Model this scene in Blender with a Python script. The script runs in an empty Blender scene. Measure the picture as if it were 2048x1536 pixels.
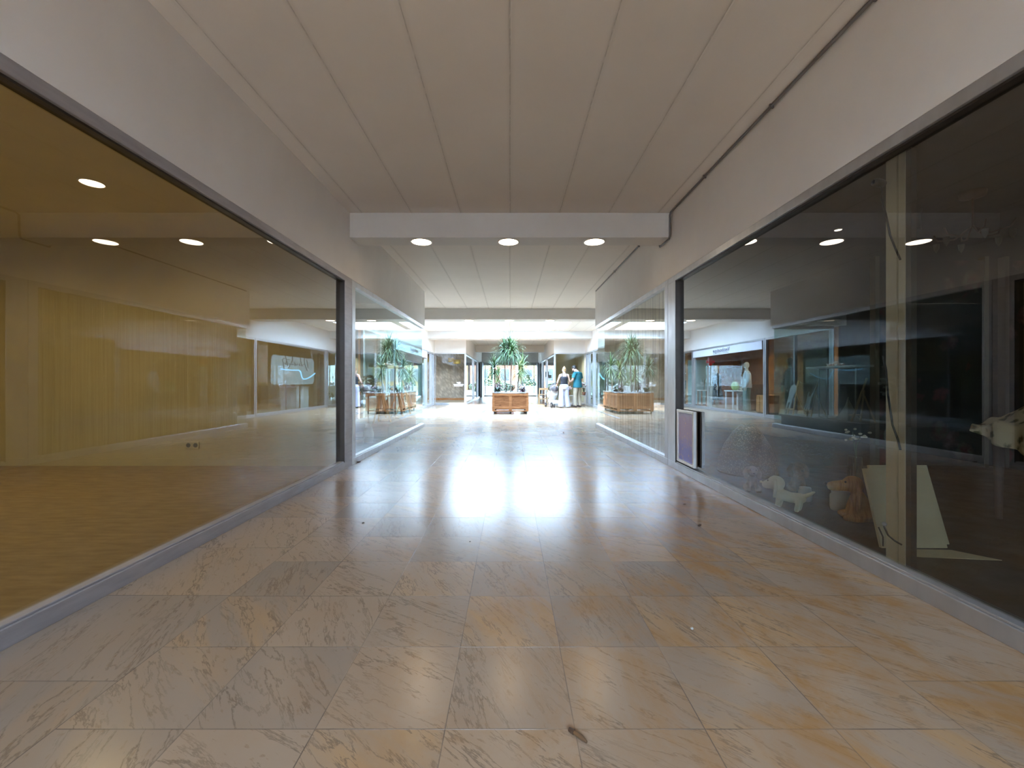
import bpy, bmesh, math, random
from mathutils import Vector, Matrix
C = bpy.context
SC = C.scene
COL = SC.collection
PI = math.pi
F, CX, CY, H = 838.0, 1020.0, 763.0, 1.07          # focal length and vanishing point (2048x1536 px), eye height
W, WG, A = 2.015, 2.07, 3.45                       # corridor half width, glass plane, atrium half width
CEIL, BEAM, WTOP, GTOP, SILL = 3.19, 2.878, 2.372, 2.305, 0.083

def P(px, py, Y):
    return Vector(((px-CX)*Y/F, Y, H+(CY-py)*Y/F))

# ------------------------------------------------------------------ node helpers
def new_mat(name):
    m = bpy.data.materials.new(name); m.use_nodes = True
    nt = m.node_tree; nt.nodes.clear()
    out = nt.nodes.new('ShaderNodeOutputMaterial')
    return m, nt, out
def L(nt, a, b): nt.links.new(a, b)
def inp(nt, sock, v):
    if hasattr(v, 'is_output'): L(nt, v, sock)
    else: sock.default_value = v
def M(nt, op, a, b=0.0, clamp=False):
    n = nt.nodes.new('ShaderNodeMath'); n.operation = op; n.use_clamp = clamp
    inp(nt, n.inputs[0], a); inp(nt, n.inputs[1], b)
    return n.outputs[0]
def MIX(nt, f, a, b, blend='MIX'):
    n = nt.nodes.new('ShaderNodeMix'); n.data_type = 'RGBA'; n.blend_type = blend
    inp(nt, n.inputs[0], f)
    for s, v in ((n.inputs[6], a), (n.inputs[7], b)):
        if hasattr(v, 'is_output'): L(nt, v, s)
        else: s.default_value = (*v[:3], 1)
    return n.outputs[2]
def NOISE(nt, vec, scale, detail=4, rough=.55, dist=0.0):
    n = nt.nodes.new('ShaderNodeTexNoise')
    if vec is not None: L(nt, vec, n.inputs['Vector'])
    n.inputs['Scale'].default_value = scale; n.inputs['Detail'].default_value = detail
    n.inputs['Roughness'].default_value = rough; n.inputs['Distortion'].default_value = dist
    return n.outputs['Fac']
def RANGE(nt, v, a, b, c=0.0, d=1.0):
    n = nt.nodes.new('ShaderNodeMapRange'); n.clamp = True
    inp(nt, n.inputs[0], v)
    for i, k in enumerate((a, b, c, d)): n.inputs[i+1].default_value = k
    return n.outputs[0]
def COORD(nt, kind='Object'):
    return nt.nodes.new('ShaderNodeTexCoord').outputs[kind]
def MAPV(nt, vec, scale=(1, 1, 1), rot=(0, 0, 0)):
    n = nt.nodes.new('ShaderNodeMapping'); L(nt, vec, n.inputs[0])
    n.inputs['Scale'].default_value = scale; n.inputs['Rotation'].default_value = rot
    return n.outputs[0]
def BSDF(nt, out, color, rough=.5, metal=0.0, spec=.5, trans=0.0, bump=None, bstr=.2, bdist=.01):
    p = nt.nodes.new('ShaderNodeBsdfPrincipled')
    if hasattr(color, 'is_output'): L(nt, color, p.inputs['Base Color'])
    else: p.inputs['Base Color'].default_value = (*color[:3], 1)
    inp(nt, p.inputs['Roughness'], rough); p.inputs['Metallic'].default_value = metal
    p.inputs['Specular IOR Level'].default_value = spec
    p.inputs['Transmission Weight'].default_value = trans
    if bump is not None:
        b = nt.nodes.new('ShaderNodeBump'); b.inputs['Strength'].default_value = bstr; b.inputs['Distance'].default_value = bdist
        L(nt, bump, b.inputs['Height']); L(nt, b.outputs[0], p.inputs['Normal'])
    L(nt, p.outputs[0], out.inputs[0])
    return p
def mat(name, col, rough=.5, metal=0.0, var=.12, scale=6.0, stretch=(1, 1, 1), col2=None, bstr=.08, spec=.5):
    m, nt, out = new_mat(name)
    v = MAPV(nt, COORD(nt), stretch)
    n = NOISE(nt, v, scale, 5)
    c2 = col2 or tuple(max(0, c*(1-var*2.2)) for c in col)
    c = MIX(nt, RANGE(nt, n, .32, .68), col, c2)
    BSDF(nt, out, c, RANGE(nt, n, .3, .7, max(.02, rough-.05), min(1, rough+.05)), metal, spec, bump=n, bstr=bstr)
    return m
def emit_mat(name, col, strength):
    m, nt, out = new_mat(name)
    e = nt.nodes.new('ShaderNodeEmission'); e.inputs[0].default_value = (*col, 1); e.inputs[1].default_value = strength
    L(nt, e.outputs[0], out.inputs[0]); return m
def glass_mat(name, tint, boost=1.0, ior=1.52):
    # thin pane: both surfaces' Fresnel reflection is taken on the face the ray enters by
    m, nt, out = new_mat(name)
    fr = nt.nodes.new('ShaderNodeFresnel'); fr.inputs[0].default_value = ior
    g = nt.nodes.new('ShaderNodeNewGeometry')
    r2 = M(nt, 'DIVIDE', M(nt, 'MULTIPLY', fr.outputs[0], 2*boost), M(nt, 'ADD', fr.outputs[0], 1.0), True)
    fac = M(nt, 'MULTIPLY', r2, M(nt, 'SUBTRACT', 1.0, g.outputs['Backfacing']))
    t = nt.nodes.new('ShaderNodeBsdfTransparent')
    tc = MIX(nt, RANGE(nt, NOISE(nt, COORD(nt), 1.3, 2), .3, .7), tint, tuple(c*.985 for c in tint))
    L(nt, tc, t.inputs[0])
    gl = nt.nodes.new('ShaderNodeBsdfGlossy'); gl.inputs['Roughness'].default_value = 0.0
    gl.inputs[0].default_value = (.97, .99, 1, 1)
    mx = nt.nodes.new('ShaderNodeMixShader')
    L(nt, fac, mx.inputs[0]); L(nt, t.outputs[0], mx.inputs[1]); L(nt, gl.outputs[0], mx.inputs[2])
    L(nt, mx.outputs[0], out.inputs[0]); return m

# ------------------------------------------------------------------ mesh builder
class MB:
    def __init__(s): s.v = []; s.f = []; s.sm = []
    def add(s, vs, fs, smooth=False):
        b = len(s.v); s.v += [tuple(v) for v in vs]
        for f in fs: s.f.append(tuple(b+i for i in f)); s.sm.append(smooth)
        return s
    def box(s, x0, x1, y0, y1, z0, z1):
        x0, x1 = min(x0, x1), max(x0, x1); y0, y1 = min(y0, y1), max(y0, y1); z0, z1 = min(z0, z1), max(z0, z1)
        return s.add([(x0,y0,z0),(x1,y0,z0),(x1,y1,z0),(x0,y1,z0),(x0,y0,z1),(x1,y0,z1),(x1,y1,z1),(x0,y1,z1)],
                     [(0,3,2,1),(4,5,6,7),(0,1,5,4),(1,2,6,5),(2,3,7,6),(3,0,4,7)])
    def bar(s, p, q, w, d=None, up=(0,0,1)):
        p, q = Vector(p), Vector(q); t = (q-p).normalized(); u = Vector(up)
        if abs(t.dot(u)) > .95: u = Vector((1,0,0))
        a = t.cross(u).normalized(); b = a.cross(t).normalized(); d = d or w
        vs = [c + a*sx*w/2 + b*sy*d/2 for c in (p, q) for sx, sy in ((-1,-1),(1,-1),(1,1),(-1,1))]
        return s.add(vs, [(0,3,2,1),(4,5,6,7),(0,1,5,4),(1,2,6,5),(2,3,7,6),(3,0,4,7)])
    def tube(s, pts, r, n=10, caps=True, round_ends=False):
        pts = [Vector(p) for p in pts]; k = len(pts)
        rs = list(r) if isinstance(r, (list, tuple)) else [r]*k
        rs = [q if isinstance(q, tuple) else (q, q) for q in rs]
        if round_ends:
            def ends(a, b, ra):
                d = (a-b).normalized(); m = (ra[0]+ra[1])/2
                return [(a+d*m*.92, (ra[0]*.35, ra[1]*.35)), (a+d*m*.62, (ra[0]*.78, ra[1]*.78))]
            e0 = ends(pts[0], pts[1], rs[0]); e1 = ends(pts[-1], pts[-2], rs[-1])
            pts = [e[0] for e in e0] + pts + [e[0] for e in reversed(e1)]
            rs = [e[1] for e in e0] + rs + [e[1] for e in reversed(e1)]
            k = len(pts)
        vs, ref = [], None
        for i, p in enumerate(pts):
            t = (pts[min(i+1, k-1)] - pts[max(i-1, 0)]).normalized()
            if ref is None: ref = Vector((1,0,0)) if abs(t.x) < .8 else Vector((0,1,0))
            a = (ref - t*ref.dot(t)).normalized(); b = t.cross(a); ref = a
            for j in range(n):
                th = 2*PI*j/n
                vs.append(p + a*math.cos(th)*rs[i][0] + b*math.sin(th)*rs[i][1])
        fs = [(i*n+j, i*n+(j+1) % n, (i+1)*n+(j+1) % n, (i+1)*n+j) for i in range(k-1) for j in range(n)]
        s.add(vs, fs, True)
        if caps: s.add(vs[:n], [tuple(range(n-1, -1, -1))]); s.add(vs[-n:], [tuple(range(n))])
        return s
    def cyl(s, p, q, r, r2=None, n=20): return s.tube([p, q], [r, r if r2 is None else r2], n)
    def lathe(s, prof, c=(0,0,0), n=24):
        vs = [(c[0]+r*math.cos(2*PI*j/n), c[1]+r*math.sin(2*PI*j/n), c[2]+z) for r, z in prof for j in range(n)]
        fs = [(i*n+j, i*n+(j+1) % n, (i+1)*n+(j+1) % n, (i+1)*n+j) for i in range(len(prof)-1) for j in range(n)]
        return s.add(vs, fs, True)
    def ell(s, c, r, n=16, m=10, rot=None):
        vs = [(0,0,-1)] + [(math.sin(PI*i/m)*math.cos(2*PI*j/n), math.sin(PI*i/m)*math.sin(2*PI*j/n), -math.cos(PI*i/m)) for i in range(1, m) for j in range(n)] + [(0,0,1)]
        R = rot or Matrix.Identity(3)
        vs = [Vector(c) + R @ Vector((x*r[0], y*r[1], z*r[2])) for x, y, z in vs]
        fs = [(0, 1+(j+1) % n, 1+j) for j in range(n)]
        fs += [(1+i*n+j, 1+i*n+(j+1) % n, 1+(i+1)*n+(j+1) % n, 1+(i+1)*n+j) for i in range(m-2) for j in range(n)]
        e = len(vs)-1; b = 1+(m-2)*n
        fs += [(b+j, b+(j+1) % n, e) for j in range(n)]
        return s.add(vs, fs, True)
    def prism(s, poly, o, ux, uy, th):
        # outline poly in the plane (o, ux, uy), given thickness th along ux x uy
        o, ux, uy = Vector(o), Vector(ux).normalized(), Vector(uy).normalized(); nn = ux.cross(uy); k = len(poly)
        v0 = [o + ux*a + uy*b for a, b in poly]; v1 = [v + nn*th for v in v0]
        return s.add(v0+v1, [tuple(range(k-1, -1, -1)), tuple(range(k, 2*k))] + [(i, (i+1) % k, k+(i+1) % k, k+i) for i in range(k)])
    def build(s, name, material, parent=None, bevel=0.0, loc=None, seg=2):
        me = bpy.data.meshes.new(name); me.from_pydata(s.v, [], s.f)
        me.polygons.foreach_set('use_smooth', s.sm); me.update()
        me.materials.append(material)
        o = bpy.data.objects.new(name, me); COL.objects.link(o)
        if parent: o.parent = parent
        if loc is not None: o.location = loc
        if bevel:
            b = o.modifiers.new('bevel', 'BEVEL'); b.width = bevel; b.segments = seg; b.limit_method = 'ANGLE'; b.angle_limit = .6
        return o
def fuse(o, voxel, smooth=4):
    r = o.modifiers.new('remesh', 'REMESH'); r.mode = 'VOXEL'; r.voxel_size = voxel; r.use_smooth_shade = True
    s = o.modifiers.new('smooth', 'SMOOTH'); s.factor = .5; s.iterations = smooth
    return o
def tag(o, label, cat, group=None, kind=None):
    o['label'] = label; o['category'] = cat
    if group: o['group'] = group
    if kind: o['kind'] = kind
    return o
def thing(name, label, cat, loc=(0,0,0), rz=0.0, group=None):
    o = bpy.data.objects.new(name, None); COL.objects.link(o); o.empty_display_size = .1
    o.location = loc; o.rotation_euler = (0,0,rz)
    return tag(o, label, cat, group)
def struct(name, mb, m, label=None, cat=None, bevel=0.0):
    o = mb.build(name, m, bevel=bevel); o['kind'] = 'structure'
    if label: tag(o, label, cat)
    return o
def copy_tree(o, parent=None):
    c = o.copy(); COL.objects.link(c)
    if parent: c.parent = parent
    for ch in list(o.children): copy_tree(ch, c)
    return c
def text(name, body, size, loc, rot, m, parent=None, ext=.002, align='CENTER'):
    cu = bpy.data.curves.new(name, 'FONT'); cu.body = body; cu.size = size; cu.extrude = ext
    cu.align_x = align; cu.align_y = 'CENTER'; cu.materials.append(m)
    t_ = bpy.data.objects.new('text_source', cu); COL.objects.link(t_); C.view_layer.update()
    me = bpy.data.meshes.new_from_object(t_.evaluated_get(C.evaluated_depsgraph_get())); bpy.data.objects.remove(t_)
    o = bpy.data.objects.new(name, me); COL.objects.link(o); o.location = loc; o.rotation_euler = rot
    if parent: o.parent = parent
    return o
def lamp(kind, name, loc, power, col, rot=(0,0,0), **k):
    d = bpy.data.lights.new(name, kind); d.energy = power; d.color = col
    for a, b in k.items(): setattr(d, a, b)
    o = bpy.data.objects.new(name, d); COL.objects.link(o); o.location = loc; o.rotation_euler = rot
    return o

# ------------------------------------------------------------------ materials
def marble():
    m, nt, out = new_mat('marble_tiles')
    g = nt.nodes.new('ShaderNodeNewGeometry'); sp = nt.nodes.new('ShaderNodeSeparateXYZ'); L(nt, g.outputs['Position'], sp.inputs[0])
    X, Y = sp.outputs[0], sp.outputs[1]
    ax = M(nt, 'ABSOLUTE', X); b = M(nt, 'GREATER_THAN', ax, 1.4); nb = M(nt, 'SUBTRACT', 1.0, b)
    u = M(nt, 'DIVIDE', M(nt, 'ADD', X, .2), .4); v = M(nt, 'DIVIDE', M(nt, 'SUBTRACT', Y, .09), .4)
    vb = M(nt, 'DIVIDE', M(nt, 'SUBTRACT', Y, 1.497), .6)
    def edge(q, s):
        f = M(nt, 'FRACT', q); return M(nt, 'MULTIPLY', M(nt, 'MINIMUM', f, M(nt, 'SUBTRACT', 1.0, f)), s)
    def sel(a, c): return M(nt, 'ADD', M(nt, 'MULTIPLY', a, nb), M(nt, 'MULTIPLY', c, b))
    du = sel(edge(u, .4), M(nt, 'ABSOLUTE', M(nt, 'SUBTRACT', ax, 1.4)))
    dv = sel(edge(v, .4), edge(vb, .6))
    cu = sel(M(nt, 'FLOOR', u), M(nt, 'MULTIPLY', M(nt, 'SIGN', X), 57.0))
    cv = sel(M(nt, 'FLOOR', v), M(nt, 'ADD', M(nt, 'FLOOR', vb), .37))
    cx = nt.nodes.new('ShaderNodeCombineXYZ'); L(nt, cu, cx.inputs[0]); L(nt, cv, cx.inputs[1])
    wn = nt.nodes.new('ShaderNodeTexWhiteNoise'); wn.noise_dimensions = '3D'; L(nt, cx.outputs[0], wn.inputs['Vector'])
    sc = nt.nodes.new('ShaderNodeSeparateXYZ'); L(nt, wn.outputs['Color'], sc.inputs[0])
    r1, r2, r3 = sc.outputs
    off = nt.nodes.new('ShaderNodeVectorMath'); off.operation = 'MULTIPLY_ADD'
    L(nt, wn.outputs['Color'], off.inputs[0]); off.inputs[1].default_value = (9, 9, 9); L(nt, g.outputs['Position'], off.inputs[2])
    vr = nt.nodes.new('ShaderNodeVectorRotate'); vr.rotation_type = 'Z_AXIS'; L(nt, off.outputs[0], vr.inputs['Vector'])
    L(nt, M(nt, 'ADD', .45, M(nt, 'MULTIPLY', r2, .9)), vr.inputs['Angle'])
    vec = MAPV(nt, vr.outputs[0], (1.3, 6.5, 1))
    n1 = NOISE(nt, vec, 2.0, 9, .64, .35)
    n2 = NOISE(nt, vec, 1.1, 5, .6, .5)
    n3 = NOISE(nt, MAPV(nt, vr.outputs[0], (6, 16, 1)), 3.0, 4, .6)
    vein = M(nt, 'SUBTRACT', 1.0, RANGE(nt, M(nt, 'ABSOLUTE', M(nt, 'SUBTRACT', n1, .5)), 0, .022))
    vein = M(nt, 'MULTIPLY', vein, RANGE(nt, n2, .36, .56))
    speck = RANGE(nt, n3, .61, .70)
    warm = RANGE(nt, M(nt, 'ADD', r1, M(nt, 'MULTIPLY', M(nt, 'SUBTRACT', X, .2), .2)), .25, .95)
    base = MIX(nt, r3, (.38, .275, .19), (.285, .222, .17))
    base = MIX(nt, M(nt, 'MULTIPLY', warm, RANGE(nt, n2, .42, .68)), base, (.42, .255, .12))
    base = MIX(nt, M(nt, 'MULTIPLY', RANGE(nt, r2, .72, .8), .45), base, (.23, .192, .162))
    base = MIX(nt, M(nt, 'MULTIPLY', vein, .85), base, (.16, .115, .08))
    base = MIX(nt, M(nt, 'MULTIPLY', speck, .6), base, (.23, .15, .09))
    st_ = RANGE(nt, NOISE(nt, MAPV(nt, g.outputs['Position'], (1.6, 1, 1), (0, 0, .5)), 1.9, 8, .68, .5), .44, .60)
    st_ = M(nt, 'MULTIPLY', M(nt, 'MULTIPLY', st_, RANGE(nt, X, -1.0, 1.1, .10, .85)), RANGE(nt, n2, .34, .55, .3, 1.0))
    base = MIX(nt, st_, base, (.33, .175, .065))
    gr = M(nt, 'SUBTRACT', 1.0, RANGE(nt, M(nt, 'MINIMUM', du, dv), .0008, .0024))
    gn = NOISE(nt, g.outputs['Position'], 3.0, 3)
    gr = M(nt, 'MULTIPLY', gr, RANGE(nt, gn, .35, .6, .25, .95))
    base = MIX(nt, gr, base, (.13, .10, .08))
    big = NOISE(nt, g.outputs['Position'], .9, 3)
    BSDF(nt, out, base, RANGE(nt, big, .3, .7, .205, .262), 0, .5, bump=M(nt, 'SUBTRACT', 1.0, gr), bstr=.35, bdist=.0015)
    return m
def ceiling_mat():
    m, nt, out = new_mat('painted_ceiling_panels')
    g = nt.nodes.new('ShaderNodeNewGeometry'); sp = nt.nodes.new('ShaderNodeSeparateXYZ'); L(nt, g.outputs['Position'], sp.inputs[0])
    f = M(nt, 'FRACT', M(nt, 'ADD', M(nt, 'DIVIDE', sp.outputs[0], .62), 10.0))
    d = M(nt, 'MULTIPLY', M(nt, 'MINIMUM', f, M(nt, 'SUBTRACT', 1.0, f)), .62)
    n = NOISE(nt, MAPV(nt, g.outputs['Position'], (14, 5, 1)), 2.2, 5)
    rag = M(nt, 'ADD', d, M(nt, 'MULTIPLY', M(nt, 'SUBTRACT', n, .5), .022))
    seam = M(nt, 'SUBTRACT', 1.0, RANGE(nt, rag, .0015, .006))
    soft = M(nt, 'SUBTRACT', 1.0, RANGE(nt, d, .0, .035))
    big = NOISE(nt, g.outputs['Position'], 1.1, 4)
    base = MIX(nt, RANGE(nt, big, .3, .7), (.83, .79, .755), (.78, .745, .71))
    base = MIX(nt, M(nt, 'MULTIPLY', soft, .16), base, (.42, .39, .36))
    base = MIX(nt, M(nt, 'MULTIPLY', seam, RANGE(nt, n, .4, .62, .05, .62)), base, (.2, .18, .165))
    BSDF(nt, out, base, .7, 0, .3, bump=M(nt, 'ADD', RANGE(nt, d, 0, .012), M(nt, 'MULTIPLY', n, .15)), bstr=.5, bdist=.006)
    return m
def floral_mat(name, bg, cols, scale):
    m, nt, out = new_mat(name)
    v = COORD(nt)
    vo = nt.nodes.new('ShaderNodeTexVoronoi'); vo.inputs['Scale'].default_value = scale; L(nt, v, vo.inputs['Vector'])
    n = NOISE(nt, v, scale*3, 3)
    bl = M(nt, 'SUBTRACT', 1.0, RANGE(nt, M(nt, 'ADD', vo.outputs['Distance'], M(nt, 'MULTIPLY', M(nt, 'SUBTRACT', n, .5), .5)), .22, .4))
    sx = nt.nodes.new('ShaderNodeSeparateXYZ'); L(nt, vo.outputs['Color'], sx.inputs[0])
    c = MIX(nt, RANGE(nt, sx.outputs[0], .3, .6), cols[0], cols[1]); c = MIX(nt, RANGE(nt, sx.outputs[1], .55, .75), c, cols[2])
    c = MIX(nt, RANGE(nt, n, .4, .62), c, tuple(k*.55 for k in cols[0]))
    BSDF(nt, out, MIX(nt, bl, bg, c), .75, 0, .25)
    return m
def curtain_mat(name, col):
    m, nt, out = new_mat(name)
    n = NOISE(nt, MAPV(nt, COORD(nt), (8, 30, .3)), 2.0, 3)
    c = MIX(nt, RANGE(nt, n, .3, .7), col, tuple(k*.45 for k in col))  # dark stripes put the shade of the folds into the colour
    d = nt.nodes.new('ShaderNodeBsdfDiffuse'); t = nt.nodes.new('ShaderNodeBsdfTranslucent'); tr = nt.nodes.new('ShaderNodeBsdfTransparent')
    L(nt, c, d.inputs[0]); L(nt, c, t.inputs[0])
    a = nt.nodes.new('ShaderNodeMixShader'); a.inputs[0].default_value = .4; L(nt, d.outputs[0], a.inputs[1]); L(nt, t.outputs[0], a.inputs[2])
    b = nt.nodes.new('ShaderNodeMixShader'); L(nt, RANGE(nt, n, .40, .62, .03, .22), b.inputs[0]); L(nt, a.outputs[0], b.inputs[1]); L(nt, tr.outputs[0], b.inputs[2])
    L(nt, b.outputs[0], out.inputs[0]); return m
def stripe_wood(name, c1, c2, stretch, scale=5, rough=.55):
    m, nt, out = new_mat(name)
    n = NOISE(nt, MAPV(nt, COORD(nt), stretch), scale, 6, .6, .4)
    k = NOISE(nt, COORD(nt), 7.0, 2)
    c = MIX(nt, RANGE(nt, n, .35, .65), c1, c2)
    c = MIX(nt, M(nt, 'MULTIPLY', RANGE(nt, k, .66, .72), .6), c, tuple(q*.4 for q in c2))
    BSDF(nt, out, c, rough, 0, .4, bump=n, bstr=.15)
    return m
def painting_mat():
    m, nt, out = new_mat('pastel_painting')
    v = COORD(nt); sp = nt.nodes.new('ShaderNodeSeparateXYZ'); L(nt, v, sp.inputs[0])
    n = NOISE(nt, v, 9, 4, .6, 1.2)
    w = M(nt, 'ADD', sp.outputs[2], M(nt, 'MULTIPLY', n, .25))
    c = MIX(nt, RANGE(nt, w, .30, .42), (.33, .36, .80), (.50, .42, .66))
    c = MIX(nt, RANGE(nt, w, .62, .72), c, (.52, .53, .74))
    c = MIX(nt, M(nt, 'MULTIPLY', RANGE(nt, NOISE(nt, v, 18, 3), .58, .66), .5), c, (.78, .62, .46))
    BSDF(nt, out, c, .45); return m
def wallpaper_mat():
    m, nt, out = new_mat('feather_wallpaper')
    v = MAPV(nt, COORD(nt), (1, 1, 1), (0, .6, 0))
    vo = nt.nodes.new('ShaderNodeTexVoronoi'); vo.inputs['Scale'].default_value = 4.2; L(nt, MAPV(nt, v, (2.2, 1, 1)), vo.inputs['Vector'])
    n = NOISE(nt, v, 6, 4, .6, .8)
    c = MIX(nt, RANGE(nt, M(nt, 'ADD', vo.outputs['Distance'], M(nt, 'MULTIPLY', n, .5)), .35, .9), (.74, .70, .68), (.48, .45, .44))
    BSDF(nt, out, c, .7); return m

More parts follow.
